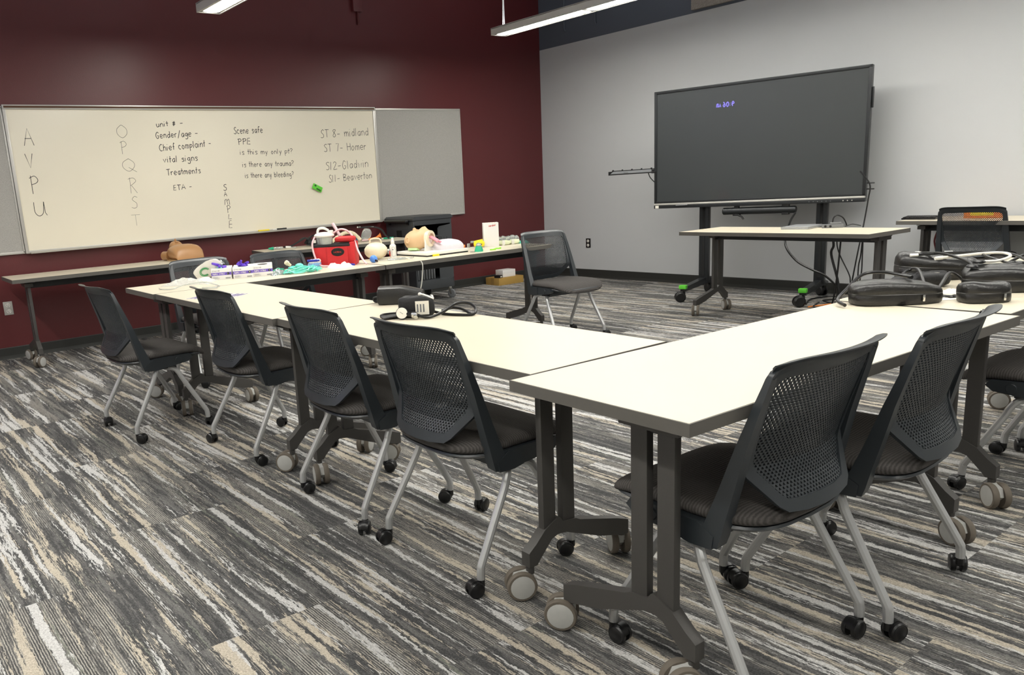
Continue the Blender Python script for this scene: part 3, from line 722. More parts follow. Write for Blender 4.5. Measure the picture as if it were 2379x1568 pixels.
cable([(3.95,-.75,.008),(3.84,-.45,.008),(3.93,-.25,.012),(4.06,-.34,.008),(4.0,-.55,.02),(4.12,-.62,.008),(4.2,-.72,.008),(4.08,-.85,.008),(4.02,-.66,.02)], .007, 'black cable coiled on the carpet by right stand foot')
cable([(4.03,-.86,.006),(4.09,-.70,.006),(4.12,-.60,.006),(4.19,-.50,.006),(4.21,-.40,.006)], .006, 'orange cord lying on the carpet beside coiled black cable', 'orange', 'cable')
cable([(4.822,-.40,.62),(4.826,-.45,.55),(4.845,-.45,.46),(4.82,-.45,.40),(4.80,-.43,.25),(4.79,-.4,.01)], .007, 'dark red cord hanging below the keyboard table', 'maroon', 'cable')

# laptop, adapter, keyboard
x, y = TP(4.31, -1.535)
t = thing('laptop', 'closed silver laptop on the display table', 'laptop', (x, y, TT), .13)
MB().box(-.105, .105, -.15, .15, .002, .011, 0, .003).box(-.10, .10, -.148, -.10, 0, .003, 1).build('base', [K['laptop'], K['black']], t)
MB().box(-.105, .105, -.15, .15, .0125, .020, 0, .003).build('lid', K['laptop'], t)
x, y = TP(4.53, -1.50)
t = thing('cable_adapter', 'black adapter hub with looping cord beside the silver laptop', 'adapter', (x, y, TT), .5)
m = MB().box(-.075, .075, -.028, .028, 0, .028, 0, .005).box(-.02, .06, -.02, .025, .028, .042, 0, .004)
for k in (-.05, -.015): m.lathe([(.0,.002),(.009,.002),(.009,0)], 1, 12, frame((k, -.028, .014), (1,0,0), (0,0,1), (0,-1,0)))
m.build('hub_body', [K['grey'], K['dark']], t)
MB().tube([(.0,.0,.04),(.005,0,.075),(.03,.01,.095),(.07,.03,.075),(.095,.05,.03),(.10,.06,.006)], .005, 0, 8, 5).tube([(.09,.03,.006),(.14,.05,.02),(.2,.06,.006)], .004, 0, 8, 5).build('cord', K['black'], t)
x, y = TP(4.77, -.56)
t = thing('keyboard', 'black keyboard seen edge-on on the wall table', 'keyboard', (4.69, -.39, TT), .03)
MB().prism([(-.06,0),(-.06,.012),(.06,.022),(.06,0)], -.125, .125, 'x').build('keyboard_base', K['black'], t)
m = MB()
for r_ in range(4):
    for k in range(14): m.box(-.118+.017*k, -.104+.017*k, -.052+.027*r_, -.03+.027*r_, .010+.0022*r_, .0205+.0022*r_, 0, .002)
o = m.build('keys', K['black'], t); 
t = thing('snack_box', 'orange box on the wall table, behind the charcoal chair', 'box', (5.10, -.30, TT), 0)
MB().box(-.125, .125, -.03, .03, 0, .07, 0, .003).build('carton', K['orange'], t)
MB().box(-.08, .08, -.0308, -.03, .02, .055).build('printed_panel', K['yellow'], t, smooth=False)

# ------------------------------------------------------------------ charging cart
t = thing('charging_cart', 'dark grey steel charging cart on casters with open door, near the corner', 'cart', (.33, -2.285, 0), -.03)
m = MB(); a, b, dz0, dz1 = -.27, .27, .13, .905
m.box(a, b, -.255, -.235, dz0, dz1, 0, .004).box(a, b, .235, .255, dz0, dz1, 0, .004).box(a, a+.015, -.24, .24, dz0, dz1)
m.box(a, b, -.24, .24, dz0, dz0+.10, 0, .003)
m.prism([(-.265,.885),(-.265,.905),(-.24,.925),(.24,.925),(.265,.905),(.265,.885)], a-.01, b+.01, 'x').box(b-.02, b, -.24, .24, .83, .89, 0, .003)
m.build('cabinet_body', K['cart'], t)
MB().box(a+.015, a+.02, -.234, .234, dz0+.1, .885).box(a+.02, b-.02, -.2345, -.2335, dz0+.1, .885).box(a+.02, b-.02, .2335, .2345, dz0+.1, .885).build('interior', K['dark'], t, smooth=False)
for zz in (.53, .69): MB().box(a+.02, b-.03, -.233, .233, zz, zz+.014).build('shelf', K['cart'], t)
for k in range(8): MB().box(.02, .20, -.215+.036*k, -.203+.036*k, .235, .45, 0, .003).build('divider', K['grey'], t)
Md = Matrix.Translation((b+.004, .248, 0)) @ Matrix.Rotation(math.radians(-24), 4, 'Z')
m = MB().prism([(-.16,.17),(-.13,.15),(-.002,.24),(-.002,.82),(-.14,.80),(-.16,.78)], 0, .014, 'x', 0, Md)
for r_ in range(5):
    for k in range(3): m.box(.0142, .0148, -.125+.03*k, -.118+.03*k, .60+.018*r_, .609+.018*r_, 1, 0, Md).box(.0142, .0148, -.125+.03*k, -.118+.03*k, .36+.018*r_, .369+.018*r_, 1, 0, Md)
m.build('door', [K['cart'], K['dark']], t)
m = MB().box(-.22, .21, -.315, -.262, .862, .895, 0, .012).box(-.20, -.17, -.27, -.25, .84, .88).box(.16, .19, -.27, -.25, .84, .88); m.build('push_handle', K['black'], t)
MB().box(-.06, .04, -.2575, -.255, .70, .78).build('side_latch', K['dark'], t)
for x in (-.22, .235):
    for y in (-.21, .215):
        m = MB(); m.lathe([(.0,.012),(.022,.012),(.03,.014),(.046,.011),(.05,.006),(.05,-.006),(.046,-.011),(.03,-.014),(.0,-.012)], 0, 24, Matrix.Translation((.02, .0, .05)) @ Matrix.Rotation(PI/2, 4, 'X'))
        m.prism([(-.012,.115),(.012,.115),(.028,.045),(.012,.045)], .016, .019, 'y', 1).prism([(-.012,.115),(.012,.115),(.028,.045),(.012,.045)], -.019, -.016, 'y', 1).tube([(0,0,.108),(0,0,.132)], .02, 1, 12).tube([(.02,-.022,.05),(.02,.022,.05)], .008, 1, 10)
        m.build('caster', [K['grey'], K['chrome']], t, loc=(x, y, 0), rotz=.35)

# boxes on the floor by the corner
t = thing('cardboard_box', 'flat brown cardboard box on the carpet below the maroon wall', 'box', (.20, -.915, 0), -.02)
MB().box(-.125, .125, -.20, .20, 0, .088, 0, .003).build('carton', K['kraft'], t); MB().box(-.0005, .0005, -.2, .2, .0882, .0888).box(-.03,.03,-.2004,-.2,0.0,.088).build('tape', mat('tan tape', (150,118,60), .5), t, smooth=False)
t = thing('white_box', 'small white box resting on the flat cardboard box', 'box', (.215, -.90, .0888), -.05)
MB().box(-.07, .07, -.11, .09, 0, .086, 0, .002).build('carton', K['carton'], t); MB().box(.0702, .0706, -.1, .08, .05, .0505).build('lid_seam', K['grey'], t)
t = thing('battery_pack', 'small black device beside white box on the cardboard', 'device', (.26, -1.07, .0888), .3)
MB().box(-.04, .04, -.035, .035, 0, .034, 0, .006).build('case', K['black'], t); MB().box(.0402, .0406, -.02, .02, .008, .022).build('sticker', K['label'], t)

# ------------------------------------------------------------------ supplies on the white tables
CR = .948                                  # facing of the camera-side fronts, as a heading
def soft(rx, ry, rz, mb=None, c0=(0,0,0), p=.55, mi=0, n=20, mm=12, wob=.0, seed=1, M=None):
    mb = mb or MB(); R = []; rn = random.Random(seed); ph = [rn.uniform(0, 6) for _ in range(6)]
    sg = lambda t_: math.copysign(abs(t_)**p, t_)
    for i in range(mm+1):
        a = -PI/2+PI*i/mm; ca = max(abs(math.cos(a))**p, .02)
        ring = []
        for k in range(n):
            b = 2*PI*k/n; q = 1+wob*(math.sin(3*b+ph[0]+2*a)+math.sin(5*b+ph[1]-3*a)+.7*math.sin(7*b+4*a+ph[2]))
            ring.append((c0[0]+rx*ca*sg(math.cos(b))*q, c0[1]+ry*ca*sg(math.sin(b))*q, c0[2]+rz*sg(math.sin(a))*(q if a > -.5 else 1)))
        R.append(ring)
    return mb.rings(R, mi, True, M)
def crumple(mb, w, d, h, n=14, seed=3, mi=0, c0=(0,0,0), M=None, edge=True):
    rn = random.Random(seed); V = []
    hs = [[rn.random() for _ in range(n+1)] for _ in range(n+1)]
    for i in range(n+1):
        for j in range(n+1):
            u, v = i/n, j/n; e = min(1, 5*min(u, 1-u, v, 1-v)) if edge else 1
            zz = .0015+h*e*(.25*hs[i][j]+.75*(.5+.5*math.sin(7*u+seed)*math.cos(6*v+2*seed))*(.6+.4*hs[i][j]))
            V.append((c0[0]+(u-.5)*w+rn.uniform(-.3,.3)*w/n, c0[1]+(v-.5)*d+rn.uniform(-.3,.3)*d/n, c0[2]+zz))
    k = n+1
    top = len(V); V += [(x, y, max(c0[2]+.0004, z-.0011)) for x, y, z in V]
    F = []
    for i in range(n):
        for j in range(n):
            q = (i*k+j, (i+1)*k+j, (i+1)*k+j+1, i*k+j+1); F.append(q); F.append(tuple(top+x for x in reversed(q)))
    B = [i*k for i in range(k)]+[n*k+j for j in range(1, k)]+[i*k+n for i in range(n-1, -1, -1)]+[j for j in range(n-1, 0, -1)]
    for a, b in zip(B, B[1:]+B[:1]): F.append((a, b, top+b, top+a))
    return mb.add(V, F, mi, M)
def coil(mb, c0, rx, ry, h, turns, r, seed, mi=0, n=7):
    rn = random.Random(seed); P = []
    N_ = turns*9
    for i in range(N_+1):
        a = 2*PI*i/9; q = .55+.45*rn.random()
        P.append((c0[0]+rx*q*math.cos(a)+rn.uniform(-.15,.15)*rx, c0[1]+ry*q*math.sin(a)+rn.uniform(-.15,.15)*ry, max(r, c0[2]+r+h*rn.random()*(.4+.6*i/N_))))
    return mb.tube(P, r, mi, n, 4)

# violet printed sheet
x, y = TP(3.625, -6.03)
t = thing('printed_sheet', 'white sheet with violet print lying under the second chair back', 'paper', (x, y, TT+.0004), -1.08)
MB().box(-.108, .108, -.14, .14, 0, .0007).build('sheet', K['label'], t, smooth=False)
m = MB()
for sg in (-1, 1):
    for k in range(5): m.box(sg*.055-.048, sg*.055+.046-.012*(k % 3), -.13+.016*k, -.12+.016*k+.003*(k % 2), .0007, .0011).box(sg*.055-.046+.01*(k % 2), sg*.055+.048, .055+.016*k, .066+.016*k, .0007, .0011)
m.box(-.1, -.03, -.03, .03, .0007, .0011).build('printing', K['print'], t, smooth=False)

# translucent sheet and oxygen tubing on the corner of the supply table
x, y = TP(2.79, -5.86)
t = thing('plastic_wrap', 'crumpled translucent plastic sheet at left corner of the supply table', 'wrap', (x, y, TT), .9)
crumple(MB(), .30, .22, .045, 18, 5).build('film', K['milky'], t, angle=80)
x, y = TP(2.98, -5.98)
tag(MB().tube([(x+a_, y+b_, TT+.006+z_) for a_, b_, z_ in ((-.07,-.12,0),(.0,-.13,0),(.06,-.08,0),(.02,.0,.01),(.08,.1,.02),(.16,.16,.0),(.25,.12,.0),(.22,.04,0),(.30,.10,0))], .0035, 0, 7, 6).build('clear_tube', K['clear']), 'thin clear tube looping off the translucent sheet', 'tube')
x, y = TP(2.69, -5.70)
t = thing('mask_package', 'white and green printed mask package leaning left of the glove boxes', 'package', (x, y, TT), .85)
Mx = Matrix.Translation((0, 0, .066)) @ Matrix.Rotation(math.radians(-28), 4, 'Y') @ Matrix.Rotation(math.radians(20), 4, 'X')
soft(.10, .012, .05, None, (0,0,0), .7, 0, 24, 12, .03, 4, Mx).build('pouch', K['label'], t)
m = MB()
for r0 in (.026, .034):
    stroke(m, [Mx @ Vector((-.02+r0*math.cos(a), -.0135, r0*.8*math.sin(a))) for a in [2*PI*k/24 for k in range(20)]], .005, (0,-1,0), .001)
m.build('printed_swirl', K['greenink'], t, smooth=False)
soft(.028, .022, .042, None, (.085, 0, .045), .9, 0, 16, 10, .10, 9).build('teal_mask_inside', K['teal'], t)
crumple(MB(), .07, .06, .04, 8, 8, 0, (.07, .02, .095)).build('clear_wrap_top', K['clear'], t, angle=80)

# glove boxes
def glove_box(p, size, gloves, label):
    x, y = TP(*p); w_, d_, h_ = .128, .225, .072
    t = thing('glove_box', label, 'box', (x, y, TT), 1.12, 'boxes of purple gloves')
    MB().box(0, w_, 0, d_, 0, h_, 0, .002).build('carton', K['carton'], t)
    m = MB().box(.0, w_, -.0007, 0, .40*h_, .66*h_)
    m.build('purple_band', K['purpleband'], t, smooth=False)
    n_ = (0, -1, 0)
    m = MB(); text_line(m, 'PURPLE NITRILE', (.008, -.0009, .46*h_), (.085, -.0009, .46*h_), (0,0,.13*h_), .0016, n_, 0, 0); m.build('band_lettering', K['label'], t, smooth=False)
    m = MB(); text_line(m, 'HALYARD', (.02, -.0006, .77*h_), (.055, -.0006, .77*h_), (0,0,.09*h_), .0012, n_, 0, 0)
    stroke(m, [Vector((.012+.004*math.cos(a), -.0006, .80*h_+.004*math.sin(a))) for a in [2*PI*k/12 for k in range(11)]], .0016, n_, 0, 0)
    for k in range(4): m.box(.008, .05-.01*(k % 2), -.0006, -.0003, .10*h_+.05*h_*k, .115*h_+.05*h_*k)
    for k in range(12): m.box(.088+.0026*k, .0892+.0026*k+.0006*(k % 3), -.0006, -.0003, .08*h_, .19*h_)
    m.build('small_print', K['grey'], t, smooth=False)
    m = MB(); m.lathe([(.0,.0006),(.0085,.0006),(.0085,0)], 0, 16, frame((.107, -.0007, .53*h_), (1,0,0), (0,0,1), n_)); glyph(m, size, (.1045, -.0014, .48*h_), (.008,0,0), (0,0,.008), .0012, n_, .0004, 0, 1)
    m.build('size_badge', [K['black'], K['label']], t, smooth=False)
    m = MB(); m.lathe([(.0,.0012),(.034,.0012),(.034,0)], 0, 20, Matrix.Translation((w_/2, .09, h_)) @ Matrix.Diagonal((1, 1.6, 1, 1))); m.build('opening', K['black'], t)
    if gloves:
        m = MB(); rn = random.Random(size)
        if gloves == 1: P_ = [[(.07,.08,h_),(.05,.06,h_+.018),(.025,.03,h_+.03),(.01,.02,h_+.036)], [(.07,.08,h_),(.06,.05,h_+.01),(.05,.03,h_+.012)], [(.08,.09,h_),(.09,.06,h_+.008),(.075,.03,h_+.006)]]
        else: P_ = [[(.06,.08,h_),(.05,.06,h_+.02),(.06,.05,h_+.04)], [(.06,.08,h_),(.04,.05,h_+.014),(.03,.04,h_+.02)], [(.07,.09,h_),(.09,.06,h_+.02),(.105,.05,h_+.026)], [(.07,.08,h_),(.08,.05,h_+.006),(.07,.03,h_+.012)], [(.06,.1,h_),(.05,.1,h_+.02),(.035,.09,h_+.022)]]
        for q in P_: m.tube(q, lambda u: .011-.004*u, 0, 8, 4)
        soft(.03, .03, .014, m, (.065, .085, h_+.002), .9, 0, 14, 8, .12, 3)
        m.build('glove', K['purple'], t)
glove_box((2.773, -5.712), 'L', 1, 'purple glove box marked L, leftmost of three')
glove_box((2.836, -5.594), 'M', 2, 'middle purple glove box, marked M, two gloves spilling out')
glove_box((2.872, -5.474), 'S', 0, 'purple glove box marked S, rightmost, nothing sticking out')

# teal tubing heaps
x, y = TP(2.985, -5.19)
t = thing('oxygen_tubing', 'large tangled heap of teal oxygen tubing, left of the red suction unit', 'tubing', (x, y, TT), 0)
m = MB(); coil(m, (0, 0, 0), .055, .12, .05, 7, .0042, 11); coil(m, (.02, .09, 0), .035, .06, .03, 4, .0042, 12); m.build('tube_coil', K['teal'], t)
soft(.022, .028, .018, None, (-.02, .0, .045), .9, 0, 14, 8, .05, 2).build('mask_cup', K['teal'], t)
x, y = TP(2.905, -5.315)
t = thing('oxygen_tubing', 'smaller clump of teal tubing in clear wrap beside glove box S', 'tubing', (x, y, TT), 0)
coil(MB(), (0, 0, 0), .04, .055, .04, 5, .004, 21).build('tube_coil', K['tealsolid'], t)
crumple(MB(), .11, .13, .06, 12, 14).build('clear_bag', K['clear'], t, angle=80)
x, y = TP(2.86, -5.20)
t = thing('connector', 'ivory tube connector on top of the teal tubing heap', 'connector', (x, y, TT), 0)
MB().lathe([(.010,0),(.012,.02),(.016,.024),(.016,.042),(.012,.046)], 0, 14, Matrix.Translation((0, 0, .045)) @ Matrix.Rotation(.9, 4, 'X')).build('connector_body', K['ivory'], t)
x, y = TP(2.78, -4.98)
t = thing('tubing_bag', 'pale blue clear bag with white fittings behind the teal heap', 'bag', (x, y, TT), 0)
soft(.03, .05, .022, None, (0, 0, .022), .8, 0, 18, 10, .06, 5).build('pouch', mat('pale blue film', (140,190,236), .3, trans=.3), t)
for k in (-.03, .0, .035): soft(.018, .02, .016, None, (.01, k*.8, .048), .9).build('white_fitting', K['white'], t)
def pencap(p, a_, label):
    x, y = TP(*p); t = thing('marker_cap', label, 'marker', (x, y, TT+.009), a_, 'dark blue marker pens on the supply table')
    MB().tube([(-.04,0,0),(.03,0,0)], .009, 0, 12).build('barrel', K['navy'], t); MB().tube([(.03,0,0),(.045,0,0)], .0065, 0, 12).build('tip', K['navy'], t)
pencap((2.93, -4.80), CR, 'dark blue marker lying right of the crumpled white wrap'); pencap((2.86, -5.03), CR, 'dark blue marker lying on the teal tubing heap')
for ch in COL.objects:
    if ch.name == 'marker_cap.001': ch.location.z += .05
x, y = TP(2.955, -4.88)
tag(crumple(MB(), .12, .16, .045, 12, 31).build('paper_wrap', K['label'], loc=(x, y, TT), angle=80), 'crumpled white wrapper in front of the red suction unit', 'wrapper')

# red suction unit
x, y = TP(2.78, -4.80)
t = thing('suction_unit', 'red soft-case suction unit with oval badge on the supply table', 'suction unit', (x, y, TT), CR-.12)
m = MB(); m.box(-.148, .148, -.075, .075, 0, .148, 0, .012).build('soft_case', K['redbag'], t)
m = MB(); m.prism([(-.05,.002),(.10,.002),(.10,.13),(-.045,.135)], -.088, -.074, 'y'); m.build('front_pocket', K['redbag'], t)
MB().box(.112, .150, -.078, .078, .01, .165, 0, .01).build('side_strap', K['redbag'], t)
MB().box(-.149, .13, -.077, .077, .135, .155, 0, .006).build('black_trim', K['nylon'], t)
m = MB(); m.lathe([(.0,.0035),(.044,.003),(.047,0)], 0, 28, frame((.03, -.0885, .10), (1,0,0), (0,.62*0,.62), (0,-1,0)))
text_line(m, 'LAERDAL', (.002, -.0930, .095), (.058, -.0930, .095), (0,0,.010), .002, (0,-1,0), 0, 0, 1)
m.build('badge', [K['black'], K['redink']], t)
soft(.075, .055, .022, None, (.075, .0, .182), .6, 0, 20, 10, .02, 6).build('lid_flap', K['redbag'], t)
MB().lathe([(.05,0),(.056,.01),(.06,.06),(.06,.062)], 0, 24, Matrix.Translation((-.075, -.01, .15))).build('canister', K['clear'], t)
m = MB(); m.lathe([(.066,0),(.072,.006),(.072,.014),(.06,.026),(.03,.034),(.0,.036)], 0, 28, Matrix.Translation((-.075, -.01, .205)))
m.tube([(-.12,-.02,.235),(-.11,-.02,.262),(-.075,-.02,.268),(-.04,-.015,.25)], .009, 0, 8, 5).box(-.045, -.01, -.03, .01, .225, .25, 0, .005)
m.build('canister_lid', K['white'], t)
MB().tube([(-.135,-.05,.21),(-.15,-.08,.16),(-.135,-.10,.08),(-.10,-.12,.02),(-.04,-.13,.008),(.06,-.15,.008)], .0065, 0, 10, 6).build('suction_tube', K['pinktube'], t)
m = MB().tube([(-.02,.03,.225),(.03,.04,.25),(.08,.04,.24),(.12,.03,.20),(.145,-.02,.16),(.17,-.06,.10),(.21,-.09,.03),(.235,-.10,.008)], .007, 0, 10, 6).tube([(.02,.08,.20),(-.005,.10,.245),(-.035,.12,.29)], lambda u: .010+.003*u, 0, 12, 5)
m.build('suction_hose', K['pinktube'], t)
tag(MB().tube([(2.86,-4.27,TT+.02),(2.93,-4.26,TT+.004),(3.02,-4.25,TT-.01),(3.02,-4.25,.62),(3.0,-4.27,.5),(2.9,-4.3,.38),(2.82,-4.33,.28)], .0038, 0, 8, 6).build('hanging_tube', K['milky']), 'pale tube hanging over the front edge where the supply tables meet', 'tube')

# bag valve mask, blue bulb, bottle
x, y = TP(2.73, -4.44)
t = thing('bag_valve_mask', 'ivory resuscitator bag with carry handle, right of the red suction unit', 'resuscitator', (x, y, TT), CR)
R = []
for k in range(15):
    u = k/14; xx = -.085+.17*u; r_ = max(.018, .064*math.sqrt(max(0, 1-(2*u-1)**2))**.9); R.append([(xx, r_*math.cos(a), .066+r_*math.sin(a)) for a in [2*PI*q/22 for q in range(22)]])
MB().rings(R).build('squeeze_bag', K['ivory'], t)
MB().tube([(-.04,0,.122),(-.035,0,.150),(.0,0,.158),(.035,0,.150),(.045,0,.118)], .006, 0, 8, 5).build('handle', K['ivory'], t)
m = MB(); MX = Matrix.Translation((.085, 0, .055)) @ Matrix.Rotation(PI/2, 4, 'Y'); m.lathe([(.02,0),(.02,.02),(.028,.022),(.028,.045),(.02,.05),(.014,.06)], 0, 18, MX).tube([(.11,0,.06),(.11,0,.09)], .010, 0, 10)
m.build('valve', K['clear'], t); MB().lathe([(.0205,0),(.0205,.005)], 0, 14, Matrix.Translation((.10, -.02, .04)) @ Matrix.Rotation(PI/2, 4, 'Y')).build('valve_ring', K['redink'], t)
x, y = TP(2.68, -4.62)
t = thing('face_mask', 'clear plastic face masks heaped between red unit and ivory bag', 'mask', (x, y, TT), 0)
soft(.045, .05, .045, None, (0, 0, .045), .9, 0, 18, 10, .05, 7).build('mask_dome', K['clear'], t); coil(MB(), (.0, -.02, .0), .04, .05, .05, 3, .005, 5).build('mask_tube', K['clear'], t)
x, y = TP(2.915, -4.585)
t = thing('rubber_bulb', 'blue rubber squeeze bulb in front of the ivory bag', 'bulb', (x, y, TT), CR)
MB().ball((0, 0, .027), (.028, .027, .027), 0, 20, 14).build('bulb_body', K['blue'], t); MB().tube([(.015,-.018,.018),(.022,-.028,.014),(.027,-.034,.012)], .008, 0, 10).build('nozzle', K['black'], t)
x, y = TP(2.81, -4.345)
t = thing('spray_bottle', 'white plastic bottle with pump cap, left of the head trainer', 'bottle', (x, y, TT), CR)
MB().lathe([(.021,0),(.024,.004),(.0235,.07),(.024,.095),(.020,.104),(.012,.108)], 0, 24).build('bottle_body', K['white'], t)
MB().lathe([(.014,.106),(.014,.128),(.010,.132),(.0095,.150),(.007,.156)], 0, 18).build('pump_cap', K['white'], t)
m = MB()
P_ = [(-.3,.02),(-.3,.088),(.35,.088),(.8,.070),(.8,.02)]
for (a0, za), (a1, zb) in zip(P_, P_[1:]+P_[:1]): stroke(m, [Vector((.0243*math.sin(a0+(a1-a0)*q/6), -.0243*math.cos(a0+(a1-a0)*q/6), za+(zb-za)*q/6)) for q in range(7)], .0016, (0,-1,0), .0003)
m.box(-.006, .004, -.0249, -.0243, .066, .072).build('printed_label', K['grey'], t, smooth=False)
x, y = TP(2.90, -4.40)
tag(MB().tube([(x+a_, y+b_, TT+.005) for a_, b_ in ((-.14,-.12),(-.05,-.10),(.02,-.06),(.05,.02),(.02,.09),(-.02,.10),(-.06,.02),(-.02,-.04),(.06,.06),(.02,.16))], .0045, 0, 8, 6).build('clear_tube', K['clear']), 'clear tubing loop lying around the white bottle', 'tube')

# intubation head trainer on its board
x, y = TP(2.80, -3.985)
t = thing('intubation_trainer', 'tan head trainer with open white neck lying on a white board', 'training manikin', (x, y, TT), .0)
MB().box(-.19, .20, -.20, .20, .010, .032, 0, .004).build('base_board', K['white'], t)
m = MB().box(-.185, .197, -.197, .197, 0, .010).build('board_underside', K['black'], t)
o = MB().box(.199, .206, -.15, -.09, .001, .014).build('sticker', K['yellow'], t); o['label'] = 'yellow sticker on board edge'
hd = Matrix.Translation((-.045, -.105, .032)) @ Matrix.Rotation(.38, 4, 'Z') @ Matrix.Rotation(math.radians(-10), 4, 'X')
R = []
for xx, zt, zb, hw in ((-.108,.088,.060,.016),(-.103,.112,.040,.038),(-.088,.135,.022,.056),(-.060,.152,.010,.070),(-.030,.160,.004,.076),(-.005,.158,.004,.077),(.020,.166,.010,.074),(.040,.182,.020,.068),(.058,.186,.028,.060),(.072,.172,.032,.056),(.088,.160,.030,.058),(.096,.158,.03,.058)):
    zc, hz = (zt+zb)/2, (zt-zb)/2; ring = []
    for k in range(28):
        a = 2*PI*k/28; q = math.sin(a)
        narrow = 1-.28*max(0, q)**2*(1 if xx > .0 else .5)
        ring.append((xx, hw*math.cos(a)*narrow, zc+hz*q))
    R.append(ring)
m = MB().rings(R, 0, True, hd)
m.ball((-.036, 0, .163), (.016, .010, .014), 0, 12, 8, hd)          # nose
m.ball((-.012, 0, .159), (.008, .020, .006), 0, 12, 8, hd)          # lips
m.build('head', K['skin'], t, angle=70)
m = MB()
for sg in (-1, 1): m.ball((-.045, sg*.072, .072), (.016, .008, .026), 0, 14, 10, hd); m.tube([hd @ Vector((-.045+.012*math.cos(a), sg*.079, .072+.020*math.sin(a))) for a in [PI*.3+PI*1.4*k/10 for k in range(11)]], .0035, 0, 6)
m.build('ear', K['skin'], t)
MB().lathe([(.060,0),(.062,.02),(.060,.032),(.040,.034),(.038,.015),(.0,.012)], 0, 28, hd @ Matrix.Translation((.088, 0, .092)) @ Matrix.Rotation(PI/2, 4, 'Y')).build('neck_ring', K['ivory'], t)
MB().box(.096, .106, -.06, .055, -.012, .10, 0, .004, hd).build('neck_plate', K['white'], t)
m = MB()
for a0 in (-.012, .012): m.tube([hd @ Vector(p_) for p_ in ((.10,a0,.105),(.13,a0*1.3,.098),(.16,a0*1.6,.082),(.19,a0*2,.065))], .010, 0, 10, 4)
m.build('airway', K['pink'], t)
hb = Matrix.Translation((.085, .085, .033)) @ Matrix.Rotation(1.0, 4, 'Z')
soft(.125, .062, .062, None, (.0, 0, .012), .85, 0, 26, 14, .02, 12, hb).build('lung_bag', mat('white lung film', (238,232,236), .35, trans=.12), t)
o = MB().box(-.06, .02, -.05, .0, .0, .018, 0, .004, hd).build('green_pad', mat('pale green pad', (200,232,170), .6), t)

# small things at right end of the supply table
x, y = TP(2.80, -3.395)
t = thing('supply_box', 'tall white carton with red lettering standing at right end of supplies', 'box', (x, y, TT), CR+.02)
MB().box(-.062, .062, -.02, .06, 0, .192, 0, .002).build('carton', K['carton'], t)
m = MB(); text_line(m, 'Aerobid', (-.018, -.0206, .160), (.036, -.0206, .166), (0,0,.014), .003, (0,-1,0), 0, 0); m.build('red_lettering', K['redink'], t, smooth=False)
m = MB()
for k in range(5): m.box(-.05+.02*k, -.04+.02*k, .0, .03, .192, .1925)
m.build('top_print', K['orange'], t, smooth=False)
x, y = TP(3.05, -3.74)
t = thing('oxygen_mask', 'teal based clear mask standing in front of the tall carton', 'mask', (x, y, TT), 0)
MB().lathe([(.034,0),(.033,.012),(.027,.03),(.022,.042)], 0, 20).build('mask_base', K['tealsolid'], t); MB().lathe([(.022,.042),(.020,.055),(.012,.064),(.004,.066)], 0, 20).build('mask_dome', K['clear'], t)
x, y = TP(2.76, -3.50)
t = thing('laryngoscope_case', 'yellow plastic device left of the tall carton', 'device', (x, y, TT), CR)
m = MB(); soft(.045, .03, .026, m, (.01, 0, .03), .6, 0, 18, 10); m.tube([(-.03,0,.045),(.04,0,.058)], .010, 0, 10); m.build('body', K['yellow'], t)
MB().box(-.015, -.008, -.031, -.03, .02, .032).box(.02, .03, -.031, -.028, .022, .032).build('marking', K['black'], t); MB().tube([(-.06,0,.048),(-.03,0,.048)], .009, 0, 10).build('tip', K['clear'], t)
for p_, sd, lab in (((2.80, -3.27), 3, 'left bundle of clear masks and ivory tubing by the tall carton'), ((2.80, -3.17), 8, 'right bundle of clear masks at far end of the supply table')):
    x, y = TP(*p_); t = thing('mask_bundle', lab, 'mask', (x, y, TT), CR, 'bundles of clear masks')
    for k in range(3): soft(.024, .022, .026, None, (-.03+.032*k, .0, .042+.006*(k % 2)), .95, 0, 16, 10, .06, sd+k).build('mask_dome', K['clear'], t)
    soft(.06, .03, .02, None, (0, -.01, .02), .7, 0, 18, 8, .06, sd).build('soft_rim', mat('pale lime vinyl', (226,232,196), .3), t)
    MB().box(-.012, .012, -.045, -.02, .0, .04, 0, .004).build('white_clip', K['white'], t)
x, y = TP(2.83, -3.085)
tag(crumple(MB(), .10, .08, .04, 9, 44).build('mask_wrap', K['teal'], loc=(x, y, TT), angle=80), 'crumpled teal wrap at far right end of the supply table', 'wrap')
for p_, a_, lab in (((3.08, -3.63), 1.2, 'left of two lime green clips in front of the tall carton'), ((3.04, -3.54), .7, 'right of two lime green clips in front of the tall carton')):
    x, y = TP(*p_); tag(MB().box(-.022, .022, -.006, .006, 0, .009, 0, .003).box(.01, .024, -.010, .010, .0, .012, 0, .003).build('plastic_clip', mat('lime plastic', (150,222,60), .4), loc=(x, y, TT), rotz=a_), lab, 'clip', 'lime green clips')
x, y = TP(2.66, -3.66)
tag(crumple(MB(), .09, .12, .05, 10, 51).build('gauze', K['label'], loc=(x, y, TT), angle=80), 'crumpled white gauze right of the lung bag', 'gauze')
x, y = TP(2.66, -3.575)
t = thing('airway_adapter', 'small orange and white airway fitting right of the head trainer', 'adapter', (x, y, TT), CR)
MB().tube([(-.03,0,.014),(.02,0,.014)], .013, 0, 12).build('orange_body', K['orange'], t); MB().lathe([(.012,0),(.012,.035),(.009,.036)], 0, 12, Matrix.Translation((.05, 0, 0))).build('white_cup', K['clear'], t)
x, y = TP(3.05, -3.80)
tag(MB().box(-.02, .02, -.002, .002, 0, .003).build('black_pin', K['black'], loc=(x, y, TT), rotz=.6), 'short black pin at the board corner of the head trainer', 'pin')

